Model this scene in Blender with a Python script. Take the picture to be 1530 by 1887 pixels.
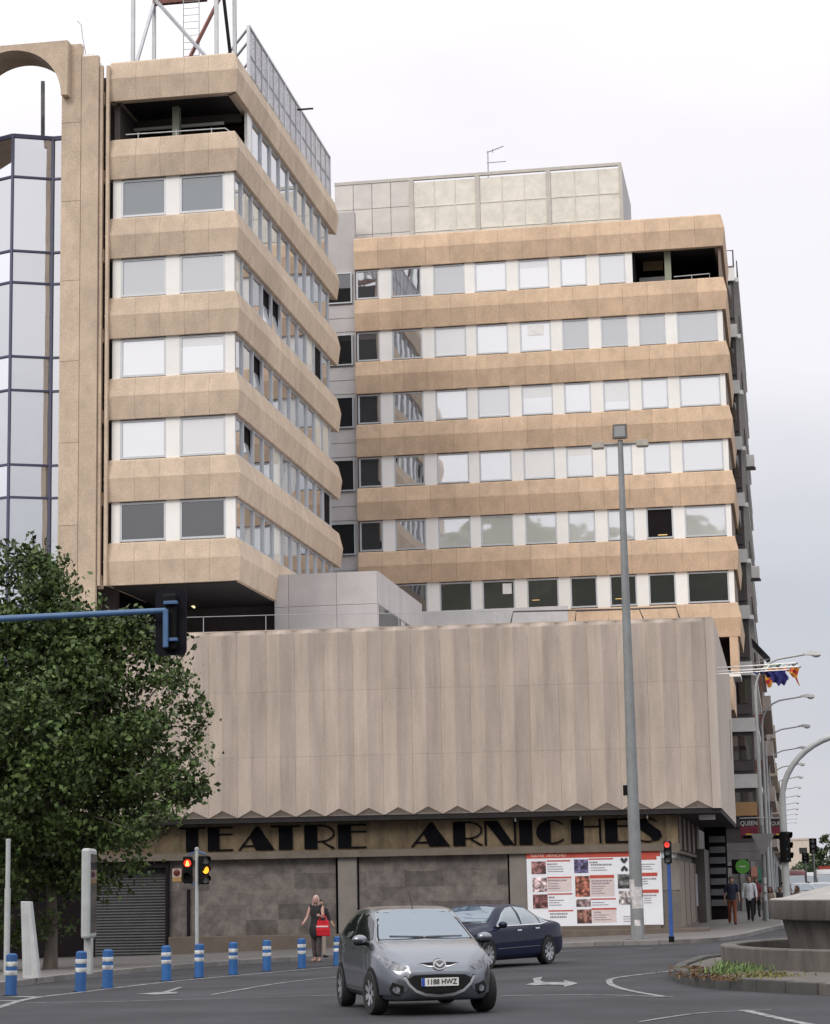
import bpy, bmesh, math, random
from mathutils import Vector, Matrix, geometry
from mathutils.bvhtree import BVHTree
for o in list(bpy.data.objects): bpy.data.objects.remove(o)
rnd = random.Random(7)
SC = bpy.context.scene; COL = SC.collection
R = math.radians
# ------------------------------------------------------------------ camera
TH, PH, RO, F0, CH = R(9.44), R(9.85), R(1.09), 4000.0, 1.72
st, ct, sp, cp = math.sin(TH), math.cos(TH), math.sin(PH), math.cos(PH)
FW = Vector((-st*cp, ct*cp, sp)); R0 = Vector((ct, st, 0)); U0 = R0.cross(FW)
RT = R0*math.cos(RO) - U0*math.sin(RO); UP = U0*math.cos(RO) + R0*math.sin(RO)
cam = bpy.data.objects.new('camera', bpy.data.cameras.new('camera')); COL.objects.link(cam)
cam.matrix_world = Matrix(((RT.x, UP.x, -FW.x, 0), (RT.y, UP.y, -FW.y, 0), (RT.z, UP.z, -FW.z, CH), (0, 0, 0, 1)))
cam.data.sensor_fit = 'HORIZONTAL'; cam.data.sensor_width = 36; cam.data.lens = F0/1530*36
cam.data.clip_start = 0.5; cam.data.clip_end = 6000
SC.camera = cam
# ------------------------------------------------------------------ sky, sun, exposure
SUN_EL, SUN_AZ = R(38), R(204)          # compass style: 0 = +Y, clockwise
w = bpy.data.worlds.new('World'); SC.world = w; w.use_nodes = True
nt = w.node_tree; nt.nodes.clear()
def N(t, ty, **k):
    n = t.nodes.new(ty)
    for a, b in k.items():
        if a in n.inputs.keys() and not hasattr(n, a): n.inputs[a].default_value = b
        else: setattr(n, a, b)
    return n
sky = N(nt, 'ShaderNodeTexSky', sky_type='NISHITA', sun_disc=False, sun_elevation=SUN_EL, sun_rotation=SUN_AZ, dust_density=3.0, air_density=1.0)
tc = N(nt, 'ShaderNodeTexCoord'); sx = N(nt, 'ShaderNodeSeparateXYZ'); nt.links.new(tc.outputs['Generated'], sx.inputs[0])
mp = N(nt, 'ShaderNodeMapping'); mp.inputs['Scale'].default_value = (1.0, 1.0, 2.6); nt.links.new(tc.outputs['Generated'], mp.inputs[0])
nz = N(nt, 'ShaderNodeTexNoise'); nz.inputs['Scale'].default_value = 2.6; nz.inputs['Detail'].default_value = 5; nz.inputs['Roughness'].default_value = .5
nt.links.new(mp.outputs[0], nz.inputs[0])
def mth(t, op, a, b=None, clamp=False):
    n = t.nodes.new('ShaderNodeMath'); n.operation = op; n.use_clamp = clamp
    for i, x in enumerate((a, b)):
        if x is None: continue
        if isinstance(x, (int, float)): n.inputs[i].default_value = x
        else: t.links.new(x, n.inputs[i])
    return n.outputs[0]
el = mth(nt, 'ADD', sx.outputs[2], mth(nt, 'MULTIPLY', mth(nt, 'SUBTRACT', nz.outputs[0], .5), .20))
cr_ = N(nt, 'ShaderNodeValToRGB'); e = cr_.color_ramp.elements
e[0].position = 0.0; e[0].color = (.55, .545, .57, 1)
e[1].position = 1.0; e[1].color = (1.5, 1.5, 1.53, 1)
for p, c in ((.05, (.45, .46, .50)), (.11, (.43, .445, .49)), (.18, (.55, .55, .585)), (.25, (.68, .67, .70)), (.33, (.72, .70, .73)), (.5, (.98, .97, .99))):
    x = e.new(p); x.color = (*c, 1)
nt.links.new(el, cr_.inputs[0])
SKYSTR = 0.1; CLOUD = 1.42
vs = N(nt, 'ShaderNodeVectorMath', operation='SCALE'); vs.inputs['Scale'].default_value = CLOUD/SKYSTR; nt.links.new(cr_.outputs[0], vs.inputs[0])
mx = N(nt, 'ShaderNodeMix', data_type='RGBA'); mx.inputs[0].default_value = .93
nt.links.new(sky.outputs[0], mx.inputs[6]); nt.links.new(vs.outputs[0], mx.inputs[7])
bg = N(nt, 'ShaderNodeBackground'); bg.inputs[1].default_value = SKYSTR; nt.links.new(mx.outputs[2], bg.inputs[0])
wo = N(nt, 'ShaderNodeOutputWorld'); nt.links.new(bg.outputs[0], wo.inputs[0])
sl = bpy.data.lights.new('sun', 'SUN'); sl.energy = 1.25; sl.angle = R(24); sl.color = (1, .93, .84)
so = bpy.data.objects.new('sun', sl); COL.objects.link(so)
sd = Vector((math.sin(SUN_AZ)*math.cos(SUN_EL), math.cos(SUN_AZ)*math.cos(SUN_EL), math.sin(SUN_EL)))
so.rotation_euler = sd.to_track_quat('Z', 'Y').to_euler(); so.location = (-20, -20, 60)
SC.view_settings.view_transform = 'Standard'; SC.view_settings.look = 'None'; SC.view_settings.gamma = 1
SC.view_settings.exposure = 0.0
SC.view_settings.use_curve_mapping = False
SC.render.engine = 'CYCLES'
# ------------------------------------------------------------------ pixel helpers (photo pixels, 1530 x 1887)
def ray(px, py): return FW*F0 + RT*(px-765) - UP*(py-943.5)
def hit(px, py, ax, v):
    d = ray(px, py); t = (v - (CH if ax == 2 else 0))/d[ax]
    return Vector((d.x*t, d.y*t, CH+d.z*t))
def HY(px, py, Y): return hit(px, py, 1, Y)
def HX(px, py, X): return hit(px, py, 0, X)
def G(x, y):
    xc = max(-25, min(18, x*ct+y*st)); t = max(0, min(1, (-x*st+y*ct-30)/45)); t = t*t*(3-2*t)
    return t*(.026*xc-.28)
def GP(px, py, dz=0):
    z = 0
    for i in range(25):
        p = hit(px, py, 2, z); z = G(p.x, p.y)+dz
    return Vector((p.x, p.y, z))
# ------------------------------------------------------------------ materials
MATS = {}
def M(name, col, rough=.7, metal=0, var=.12, sc=1.5, st_=(1, 1, 1), bump=0, bsc=30, orand=0, spec=.5, grain=.05, emit=0, island=0, coat=0, var2=0, col2=None):
    if name in MATS: return MATS[name]
    m = bpy.data.materials.new(name); m.use_nodes = True; t = m.node_tree; t.nodes.clear()
    out = t.nodes.new('ShaderNodeOutputMaterial'); b = t.nodes.new('ShaderNodeBsdfPrincipled'); t.links.new(b.outputs[0], out.inputs[0])
    b.inputs['Roughness'].default_value = rough; b.inputs['Metallic'].default_value = metal
    b.inputs['Specular IOR Level'].default_value = spec
    if coat: b.inputs['Coat Weight'].default_value = coat; b.inputs['Coat Roughness'].default_value = .04
    geo = t.nodes.new('ShaderNodeNewGeometry')
    mp = t.nodes.new('ShaderNodeMapping'); mp.inputs['Scale'].default_value = st_; t.links.new(geo.outputs['Position'], mp.inputs[0])
    n1 = t.nodes.new('ShaderNodeTexNoise'); n1.inputs['Scale'].default_value = sc; n1.inputs['Detail'].default_value = 6; n1.inputs['Roughness'].default_value = .62
    t.links.new(mp.outputs[0], n1.inputs[0])
    n2 = t.nodes.new('ShaderNodeTexNoise'); n2.inputs['Scale'].default_value = bsc; n2.inputs['Detail'].default_value = 3; t.links.new(geo.outputs['Position'], n2.inputs[0])
    def rng(src, amp, lo=.3, hi=.7):
        r = t.nodes.new('ShaderNodeMapRange'); r.inputs[1].default_value = lo; r.inputs[2].default_value = hi
        r.inputs[3].default_value = 1-amp; r.inputs[4].default_value = 1+amp; r.clamp = False; t.links.new(src, r.inputs[0]); return r.outputs[0]
    f = mth(t, 'MULTIPLY', rng(n1.outputs[0], var), rng(n2.outputs[0], grain))
    if var2:
        n3 = t.nodes.new('ShaderNodeTexNoise'); n3.inputs['Scale'].default_value = .35; n3.inputs['Detail'].default_value = 4; t.links.new(geo.outputs['Position'], n3.inputs[0])
        f = mth(t, 'MULTIPLY', f, rng(n3.outputs[0], var2))
    if orand:
        oi = t.nodes.new('ShaderNodeObjectInfo'); f = mth(t, 'MULTIPLY', f, rng(oi.outputs['Random'], orand, 0, 1))
    if island: f = mth(t, 'MULTIPLY', f, rng(geo.outputs['Random Per Island'], island, 0, 1))
    f = mth(t, 'MAXIMUM', f, .03)
    s = t.nodes.new('ShaderNodeVectorMath'); s.operation = 'SCALE'; t.links.new(f, s.inputs['Scale'])
    s.inputs[0].default_value = col
    if col2:
        mxx = t.nodes.new('ShaderNodeMix'); mxx.data_type = 'RGBA'; mxx.inputs[6].default_value = (*col, 1); mxx.inputs[7].default_value = (*col2, 1)
        rr = t.nodes.new('ShaderNodeMapRange'); rr.inputs[1].default_value = .42; rr.inputs[2].default_value = .62; t.links.new(n1.outputs[0], rr.inputs[0]); t.links.new(rr.outputs[0], mxx.inputs[0])
        t.links.new(mxx.outputs[2], s.inputs[0])
    t.links.new(s.outputs[0], b.inputs['Base Color'])
    if bump:
        bp = t.nodes.new('ShaderNodeBump'); bp.inputs['Strength'].default_value = bump; bp.inputs['Distance'].default_value = .02
        t.links.new(n2.outputs[0], bp.inputs['Height']); t.links.new(bp.outputs[0], b.inputs['Normal'])
    if emit: b.inputs['Emission Color'].default_value = (*col, 1); b.inputs['Emission Strength'].default_value = emit
    MATS[name] = m; return m
def glass(name, col, refl=.6, rough=.02, wob=.004):
    """coated window glass: mirror-like coating over a diffuse base colour"""
    if name in MATS: return MATS[name]
    m = bpy.data.materials.new(name); m.use_nodes = True; t = m.node_tree; t.nodes.clear()
    out = t.nodes.new('ShaderNodeOutputMaterial'); mxs = t.nodes.new('ShaderNodeMixShader'); d = t.nodes.new('ShaderNodeBsdfDiffuse'); g = t.nodes.new('ShaderNodeBsdfGlossy')
    d.inputs[0].default_value = (*col, 1); g.inputs[0].default_value = (.97, .98, 1, 1); g.inputs['Roughness'].default_value = rough
    geo = t.nodes.new('ShaderNodeNewGeometry'); n = t.nodes.new('ShaderNodeTexNoise'); n.inputs['Scale'].default_value = .9; n.inputs['Detail'].default_value = 1; t.links.new(geo.outputs['Position'], n.inputs[0])
    bp = t.nodes.new('ShaderNodeBump'); bp.inputs['Strength'].default_value = .5; bp.inputs['Distance'].default_value = wob*2; t.links.new(n.outputs[0], bp.inputs['Height']); t.links.new(bp.outputs[0], g.inputs['Normal'])
    oi = t.nodes.new('ShaderNodeObjectInfo'); r = t.nodes.new('ShaderNodeMapRange'); r.inputs[3].default_value = refl*.9; r.inputs[4].default_value = min(1, refl*1.08); t.links.new(oi.outputs['Random'], r.inputs[0])
    lw = t.nodes.new('ShaderNodeFresnel'); lw.inputs[0].default_value = 1.5
    f = mth(t, 'ADD', r.outputs[0], mth(t, 'MULTIPLY', lw.outputs[0], .5), True)
    t.links.new(f, mxs.inputs[0]); t.links.new(d.outputs[0], mxs.inputs[1]); t.links.new(g.outputs[0], mxs.inputs[2]); t.links.new(mxs.outputs[0], out.inputs[0])
    MATS[name] = m; return m
def netting(name, col, cover=.6, cell=.12):
    if name in MATS: return MATS[name]
    m = M(name, col, .8, 0, .12, 2); t = m.node_tree; out = [n for n in t.nodes if n.type == 'OUTPUT_MATERIAL'][0]; b = [n for n in t.nodes if n.type == 'BSDF_PRINCIPLED'][0]
    geo = t.nodes.new('ShaderNodeNewGeometry'); vo = t.nodes.new('ShaderNodeTexVoronoi'); vo.inputs['Scale'].default_value = 1/cell; vo.inputs['Randomness'].default_value = .2; t.links.new(geo.outputs['Position'], vo.inputs[0])
    f = mth(t, 'GREATER_THAN', vo.outputs['Distance'], .62*(1-cover))
    tr = t.nodes.new('ShaderNodeBsdfTransparent'); mxs = t.nodes.new('ShaderNodeMixShader'); t.links.new(f, mxs.inputs[0]); t.links.new(tr.outputs[0], mxs.inputs[1]); t.links.new(b.outputs[0], mxs.inputs[2]); t.links.new(mxs.outputs[0], out.inputs[0])
    return m
# ------------------------------------------------------------------ mesh helpers
class B:
    def __init__(s): s.v = []; s.f = []
    def add(s, vs, fs):
        n = len(s.v); s.v += [tuple(v) for v in vs]; s.f += [tuple(i+n for i in f) for f in fs]; return s
    def box(s, x0, y0, z0, x1, y1, z1):
        return s.add([(x0, y0, z0), (x1, y0, z0), (x1, y1, z0), (x0, y1, z0), (x0, y0, z1), (x1, y0, z1), (x1, y1, z1), (x0, y1, z1)],
                     [(0, 3, 2, 1), (4, 5, 6, 7), (0, 1, 5, 4), (1, 2, 6, 5), (2, 3, 7, 6), (3, 0, 4, 7)])
    def prism(s, poly, fa, fb):
        """poly: list of 2d points; fa/fb map a 2d point to 3d on the two caps"""
        n = len(poly); a = [fa(*p) for p in poly]; b = [fb(*p) for p in poly]
        return s.add(a+b, [tuple(range(n))[::-1], tuple(range(n, 2*n))]+[(i, (i+1) % n, n+(i+1) % n, n+i) for i in range(n)])
    def tube(s, pts, r, n=8, cap=True):
        pts = [Vector(p) for p in pts]; k = len(pts); rr = r if isinstance(r, (list, tuple)) else [r]*k; vs = []; fs = []; ref = None
        for i in range(k):
            d = (pts[min(i+1, k-1)]-pts[max(i-1, 0)]).normalized()
            if ref is None: ref = Vector((0, 0, 1)) if abs(d.z) < .9 else Vector((1, 0, 0))
            a = (ref - d*ref.dot(d)).normalized(); b = d.cross(a); ref = a
            for j in range(n):
                q = 2*math.pi*j/n; vs.append(pts[i]+(a*math.cos(q)+b*math.sin(q))*rr[i])
        for i in range(k-1):
            for j in range(n): fs.append((i*n+j, i*n+(j+1) % n, (i+1)*n+(j+1) % n, (i+1)*n+j))
        if cap: fs += [tuple(range(n))[::-1], tuple(range((k-1)*n, k*n))]
        return s.add(vs, fs)
    def bar(s, a, b, wx, wy=None):
        """square bar between two points"""
        a = Vector(a); b = Vector(b); d = (b-a).normalized(); wy = wy or wx
        ref = Vector((0, 0, 1)) if abs(d.z) < .95 else Vector((0, 1, 0)); u = d.cross(ref).normalized()*wx/2; v = u.cross(d).normalized()*wy/2
        return s.add([a-u-v, a+u-v, a+u+v, a-u+v, b-u-v, b+u-v, b+u+v, b-u+v], [(0, 3, 2, 1), (4, 5, 6, 7), (0, 1, 5, 4), (1, 2, 6, 5), (2, 3, 7, 6), (3, 0, 4, 7)])
    def lathe(s, prof, n=20, c=(0, 0, 0), a0=0, a1=2*math.pi):
        vs = []; fs = []; full = abs(a1-a0-2*math.pi) < 1e-6; m = n if full else n+1; k = len(prof)
        for j in range(m):
            q = a0+(a1-a0)*j/n
            for r, z in prof: vs.append((c[0]+r*math.cos(q), c[1]+r*math.sin(q), c[2]+z))
        for j in range(n):
            j2 = (j+1) % m
            for i in range(k-1): fs.append((j*k+i, j2*k+i, j2*k+i+1, j*k+i+1))
        return s.add(vs, fs)
    def sphere(s, c, r, n=10, sc=(1, 1, 1)):
        prof = [(r*math.sin(math.pi*i/n), -r*math.cos(math.pi*i/n)) for i in range(n+1)]; b = B().lathe(prof, n*2)
        return s.add([(c[0]+x*sc[0], c[1]+y*sc[1], c[2]+z*sc[2]) for x, y, z in b.v], b.f)
    def xf(s, m): s.v = [tuple(m @ Vector(v)) for v in s.v]; return s
def mesh(b, mat, smooth=False):
    me = bpy.data.meshes.new('m'); me.from_pydata(b.v, [], b.f)
    for m in (mat if isinstance(mat, (list, tuple)) else [mat]): me.materials.append(m)
    bm = bmesh.new(); bm.from_mesh(me); bmesh.ops.recalc_face_normals(bm, faces=bm.faces); bm.to_mesh(me); bm.free()
    if smooth:
        for p in me.polygons: p.use_smooth = True
        try: me.set_sharp_from_angle(angle=R(40))
        except Exception: pass
    return me
def link(name, me, parent=None, loc=None, rot=None, scale=None):
    o = bpy.data.objects.new(name, me); COL.objects.link(o)
    if parent is not None: o.parent = parent
    if loc is not None: o.location = loc
    if rot is not None: o.rotation_euler = rot
    if scale is not None: o.scale = scale
    return o
def thing(name, label, cat, loc=(0, 0, 0), rz=0, group=None):
    o = bpy.data.objects.new(name, None); COL.objects.link(o); o.location = loc; o.rotation_euler = (0, 0, rz); o.empty_display_size = .2
    o['label'] = label; o['category'] = cat
    if group: o['group'] = group
    return o
WORLD0 = {}
def part(name, b, mat, parent, smooth=False, bevel=0, label=None, world=True, loc=None):
    """mesh part; vertices in world coordinates are moved into the thing's frame"""
    if world and parent is not None:
        root = parent
        while root.parent is not None: root = root.parent
        inv = (Matrix.Translation(root.location) @ root.rotation_euler.to_matrix().to_4x4()).inverted()
        acc = Matrix.Identity(4); q = parent
        while q.parent is not None: acc = Matrix.Translation(q.location) @ acc; q = q.parent
        b.xf(acc.inverted() @ inv)
    o = link(name, mesh(b, mat, smooth), parent, loc)
    if bevel:
        m = o.modifiers.new('bevel', 'BEVEL'); m.width = bevel; m.segments = 2; m.limit_method = 'ANGLE'
    if label: o['label'] = label
    return o
def structure(name, b, mat, smooth=False, kind='structure'):
    o = link(name, mesh(b, mat, smooth)); o['kind'] = kind; return o
def copy_tree(o, parent=None):
    c = o.copy(); COL.objects.link(c); c.parent = parent
    for ch in list(o.children): copy_tree(ch, c)
    return c
def cdt(poly, step, extra=()):
    """triangulate polygon with interior grid points"""
    xs = [p[0] for p in poly]; ys = [p[1] for p in poly]; pts = [Vector(p) for p in poly]; n = len(poly)
    def inside(x, y):
        c = False
        for i in range(n):
            x1, y1 = poly[i]; x2, y2 = poly[i-1]
            if (y1 > y) != (y2 > y) and x < (x2-x1)*(y-y1)/(y2-y1)+x1: c = not c
        return c
    x = min(xs)+step*.5
    while x < max(xs):
        y = min(ys)+step*.5
        while y < max(ys):
            if inside(x, y): pts.append(Vector((x, y)))
            y += step
        x += step
    r = geometry.delaunay_2d_cdt(pts, [], [tuple(range(n))], 1, 1e-6)
    return [(v.x, v.y) for v in r[0]], [tuple(f) for f in r[2]]
def text_mesh(s, size, mat, extrude=.004, bold=0):
    c = bpy.data.curves.new('t', 'FONT'); c.body = s; c.size = size; c.extrude = extrude; c.align_x = 'CENTER'; c.align_y = 'CENTER'; c.offset = bold; c.resolution_u = 3
    o = bpy.data.objects.new('t', c); COL.objects.link(o); me = bpy.data.meshes.new_from_object(o.evaluated_get(bpy.context.evaluated_depsgraph_get()))
    bpy.data.objects.remove(o); me.materials.clear(); me.materials.append(mat); return me
# ================================================================== setting
asphalt = M('asphalt', (.040, .0405, .0465), .9, 0, .16, .6, bump=.35, bsc=90, grain=.3, var2=.28, spec=.3)
paving = M('paving', (.135, .125, .12), .85, 0, .14, 1.2, bump=.2, bsc=40, grain=.1, var2=.1)
kerbstone = M('kerb_granite', (.19, .18, .175), .8, 0, .15, 3, bump=.2, bsc=50, orand=.12)
paint_w = M('road_paint', (.30, .30, .31), .75, 0, .15, 4.5, grain=.3, bsc=25, col2=(.085, .085, .09), spec=.3)
def axis(dense0, dense1, step, far):
    a = []; x = dense0
    while x <= dense1: a.append(x); x += step
    l = []; d = step*2; x = dense0
    while x > -far: x -= d; d *= 1.6; l.append(x)
    r = []; d = step*2; x = dense1
    while x < far: x += d; d *= 1.6; r.append(x)
    return l[::-1]+a+r
xs = axis(-36, 24, 1.5, 3000); ys = axis(20, 110, 1.5, 3000)
b = B(); b.v = [(x, y, G(x, y)) for y in ys for x in xs]
nx = len(xs); b.f = [(j*nx+i, j*nx+i+1, (j+1)*nx+i+1, (j+1)*nx+i) for j in range(len(ys)-1) for i in range(nx-1)]
structure('road', b, asphalt, True)
def on_ground(name, poly, dz, mat, step=2.0, thick=0):
    vs, fs = cdt(poly, step); b = B(); n = len(vs)
    b.v = [(x, y, G(x, y)+dz) for x, y in vs]; b.f = list(fs)
    if thick:
        m = len(poly); k = len(b.v)
        b.v += [(x, y, G(x, y)+dz) for x, y in poly]+[(x, y, G(x, y)+dz-thick) for x, y in poly]
        b.f += [(k+i, k+(i+1) % m, k+m+(i+1) % m, k+m+i) for i in range(m)]
    return structure(name, b, mat)
def dens(pts, step=1.5):
    out = []
    for i in range(len(pts)-1):
        a = Vector(pts[i][:2]); c = Vector(pts[i+1][:2]); n = max(1, int((c-a).length/step))
        out += [tuple(a.lerp(c, k/n)) for k in range(n)]
    out.append(tuple(pts[-1][:2])); return out
def catmull(p, n=6):
    p = [Vector(q) for q in p]; out = []
    for i in range(len(p)-1):
        a = p[max(i-1, 0)]; b_ = p[i]; c = p[i+1]; d = p[min(i+2, len(p)-1)]
        for k in range(n):
            t = k/n; out.append(.5*((2*b_)+(c-a)*t+(2*a-5*b_+4*c-d)*t*t+(3*b_-a-3*c+d)*t**3))
    out.append(p[-1]); return out
KH = .13
front = [GP(*q) for q in ((-260, 1846), (-90, 1832), (20, 1820), (110, 1808), (215, 1797), (320, 1787), (440, 1778), (580, 1769), (740, 1761), (900, 1752), (1060, 1745), (1200, 1741), (1310, 1737), (1372, 1728))]
front = [tuple(p[:2]) for p in catmull(front, 4)]
edge = front+[(-.75, 78), (-.25, 81), (-.2, 110)]
walk = dens(edge, 2)+[(-.2, 150), (-.2, 240), (-.2, 420), (-12, 420), (-12, 110), (-40, 105), (-40, 80), (-40, 52)]
on_ground('pavement', walk, KH, paving, 2.0, .3)
# kerb stones along the pavement edge, each a piece of its own
pav = bpy.data.objects['pavement']
kp = dens(edge, .25); run = 0; seg = [kp[0]]
kb = 0
for i in range(1, len(kp)):
    seg.append(kp[i])
    L_ = (Vector(seg[0])-Vector(seg[-1])).length
    if L_ >= 1.0 and kb < 75:
        a = Vector(seg[0]); c = Vector(seg[-1]); d = (c-a).normalized(); n_ = Vector((d.y, -d.x)); a += d*.008; c -= d*.008
        q = [a+n_*.035, c+n_*.035, c-n_*.14, a-n_*.14]; t = KH+.008
        bb = B(); bb.v = [(p.x, p.y, G(p.x, p.y)-.05) for p in q]+[(p.x, p.y, G(p.x, p.y)+t) for p in q]
        bb.f = [(0, 3, 2, 1), (4, 5, 6, 7), (0, 1, 5, 4), (1, 2, 6, 5), (2, 3, 7, 6), (3, 0, 4, 7)]
        part('kerb_stone', bb, kerbstone, pav, bevel=.015); kb += 1; seg = [kp[i]]
# far side of the avenue, right of the picture
on_ground('pavement', dens([(19, 60), (19, 420)], 8)+[(30, 420), (30, 60)], KH, paving, 4, .3)
# ------------------------------------------------------------------ road paint
def strip(name, pts, width, dz=.006):
    pts = dens(pts, .6); b = B()
    for i, p in enumerate(pts):
        a = Vector(pts[max(i-1, 0)]); c = Vector(pts[min(i+1, len(pts)-1)]); d = (c-a).normalized(); n_ = Vector((-d.y, d.x))*width/2
        for s in (1, -1):
            q = Vector(p)+n_*s; b.v.append((q.x, q.y, G(q.x, q.y)+dz))
    b.f = [(2*i, 2*i+1, 2*i+3, 2*i+2) for i in range(len(pts)-1)]
    return structure(name, b, paint_w)
def pxs(*q, n=5): return [tuple(p[:2]) for p in catmull([Vector(GP(*p)[:2]) for p in q], n)]
strip('edge_line', pxs((-120, 1893), (0, 1856), (60, 1840), (150, 1829), (300, 1811), (450, 1797), (620, 1782), (760, 1774)), .16)
strip('lane_line', pxs((40, 1849), (220, 1846), (420, 1840), (640, 1834)), .07)
strip('lane_line', pxs((925, 1836), (1080, 1834), (1240, 1838)), .10, .007)
strip('lane_line', pxs((390, 1834), (520, 1812), (620, 1801)), .09, .008)
strip('lane_line', pxs((1225, 1838), (1150, 1824), (1124, 1812), (1140, 1802), (1250, 1789)), .12, .009)
strip('lane_line', pxs((1370, 1862), (1440, 1878), (1530, 1896)), .14)
strip('lane_line', pxs((980, 1757), (1060, 1753), (1200, 1748)), .14)
strip('lane_line', pxs((1180, 1884), (1290, 1868), (1420, 1862)), .07, .008)
for a in ((20, 1837, 70, 1838), (-30, 1845, 30, 1845), (-80, 1853, -10, 1853)): strip('hatching_bar', [tuple(GP(a[0], a[1])[:2]), tuple(GP(a[2], a[3])[:2])], .3)
def arrow(name, poly):
    b = B(); b.v = []; 
    vs, fs = cdt([tuple(GP(*p)[:2]) for p in poly], .8); b.v = [(x, y, G(x, y)+.010) for x, y in vs]; b.f = fs
    return structure(name, b, paint_w)
arrow('road_arrow', [(968, 1816), (985, 1811), (982, 1804), (1000, 1801), (996, 1808), (1003, 1811), (1040, 1811), (1040, 1807), (1066, 1813), (1040, 1820), (1040, 1816), (1000, 1816), (985, 1817)])
arrow('road_arrow', [(250, 1833), (300, 1829), (330, 1820), (338, 1820), (312, 1829), (328, 1829), (325, 1832), (285, 1834)])
# ------------------------------------------------------------------ hill behind the viewer (seen only in the window reflections)
rocky = M('hill_scrub', (.10, .105, .07), .95, 0, .4, .03, bump=.3, bsc=.4)
b = B(); n1_, n2_ = 60, 26
for j in range(n2_):
    for i in range(n1_):
        x = -420+i*14; y = -260-j*20
        r = math.exp(-((y+470)/120)**2)*(72+46*math.exp(-((x+60)/95)**2)+34*math.exp(-((x+235)/70)**2)+24*math.exp(-((x-120)/60)**2))
        r *= max(0, 1-((x+10)/430)**4); r += 6*math.sin(x*.07+y*.05)*min(1, r/40)+3*math.sin(x*.21+1)*min(1, r/40)
        b.v.append((x, y, max(-1, r-2)))
b.f = [(j*n1_+i, j*n1_+i+1, (j+1)*n1_+i+1, (j+1)*n1_+i) for j in range(n2_-1) for i in range(n1_-1)]
structure('hill', b, rocky, True)
# ================================================================== office building (tower + wing)
bandm = M('tower_concrete', (.58, .46, .35), .9, 0, .13, 2.0, (1, 1, .6), bump=.35, bsc=28, grain=.17, orand=.05, var2=.10)
wingm = M('wing_concrete', (.595, .435, .305), .9, 0, .13, 2.0, (1, 1, .6), bump=.35, bsc=28, grain=.17, orand=.06, var2=.08)
white_p = M('white_panel', (.88, .865, .84), .5, 0, .04, 1, grain=.02, orand=.03)
alu = M('pale_aluminium', (.55, .57, .60), .4, .3, .06, 2)
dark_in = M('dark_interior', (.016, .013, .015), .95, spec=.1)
joint_m = M('joint_mortar', (.50, .42, .34), .95)
greycl = M('grey_cladding', (.50, .475, .475), .75, 0, .08, 1.2, bump=.1, orand=.04)
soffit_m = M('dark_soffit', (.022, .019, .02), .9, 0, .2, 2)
steel = M('galvanised_steel', (.42, .43, .45), .5, .5, .1, 3)
g_mirror = glass('glass_sky_whitened', (.78, .78, .77), .62)  # pale base colour paints in the white of the sky reflection
g_grey = glass('glass_grey', (.34, .36, .36), .40)  # mid-grey base with a weaker mirror share
g_teal = glass('glass_teal', (.13, .16, .17), .20)  # dark teal base with a low mirror share
g_dark = glass('glass_dark', (.022, .023, .025), .16)  # near-black base with a low mirror share
g_side = glass('glass_side', (.10, .105, .11), .55)
BL = [glass('blind_behind_glass_%d' % i, c, r) for i, (c, r) in enumerate((((.72, .72, .70), .34), ((.64, .65, .65), .42), ((.80, .78, .72), .30)))]
office = thing('office_building', 'ochre concrete office building, ribbed tower and long wing with white window bays', 'building', (-20.24, 92, 0))
TY, TX = 79.8, -20.24; WY = 105.5
TOPS = [33.0-3.26*k for k in range(6)]; WH = 1.60; BH = 1.66
PROF = [(.12, 0), (.22, .84), (.23, .90), (.22, .96), (.08, 1.60), (.04, BH)]
def band(a, c, nrm, zb, mat, m0, m1, step=1.36, name='spandrel_band'):
    """a horizontal concrete band from a to c (2d), bulging along nrm, cut into panels"""
    a = Vector(a); c = Vector(c); d = (c-a).normalized(); L = (c-a).length; nrm = Vector(nrm)
    core = B(); q = [a-nrm*.3, c-nrm*.3, c-nrm*.02, a-nrm*.02]
    core.v = [(p.x, p.y, zb+.02) for p in q]+[(p.x, p.y, zb+BH-.02) for p in q]
    core.f = [(0, 3, 2, 1), (4, 5, 6, 7), (0, 1, 5, 4), (1, 2, 6, 5), (2, 3, 7, 6), (3, 0, 4, 7)]
    core = part(name, core, joint_m, office)
    n = max(1, round(L/step)); pl = L/n; prof = [(-.10, 0)]+PROF+[(-.10, BH)]
    for i in range(n):
        u0 = i*pl+(.004 if i else 0); u1 = (i+1)*pl-(.004 if i < n-1 else 0); bb = B(); k = len(prof)
        for u, mm in ((u0, -m0 if i == 0 else 0), (u1, m1 if i == n-1 else 0)):
            for o_, z in prof:
                p = a+d*(u+mm*max(o_, 0))+nrm*o_; bb.v.append((p.x, p.y, zb+z))
        bb.f = [tuple(range(k)), tuple(range(k, 2*k))]+[(j, (j+1) % k, k+(j+1) % k, k+j) for j in range(k)]
        part('concrete_panel', bb, mat, core)
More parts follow.
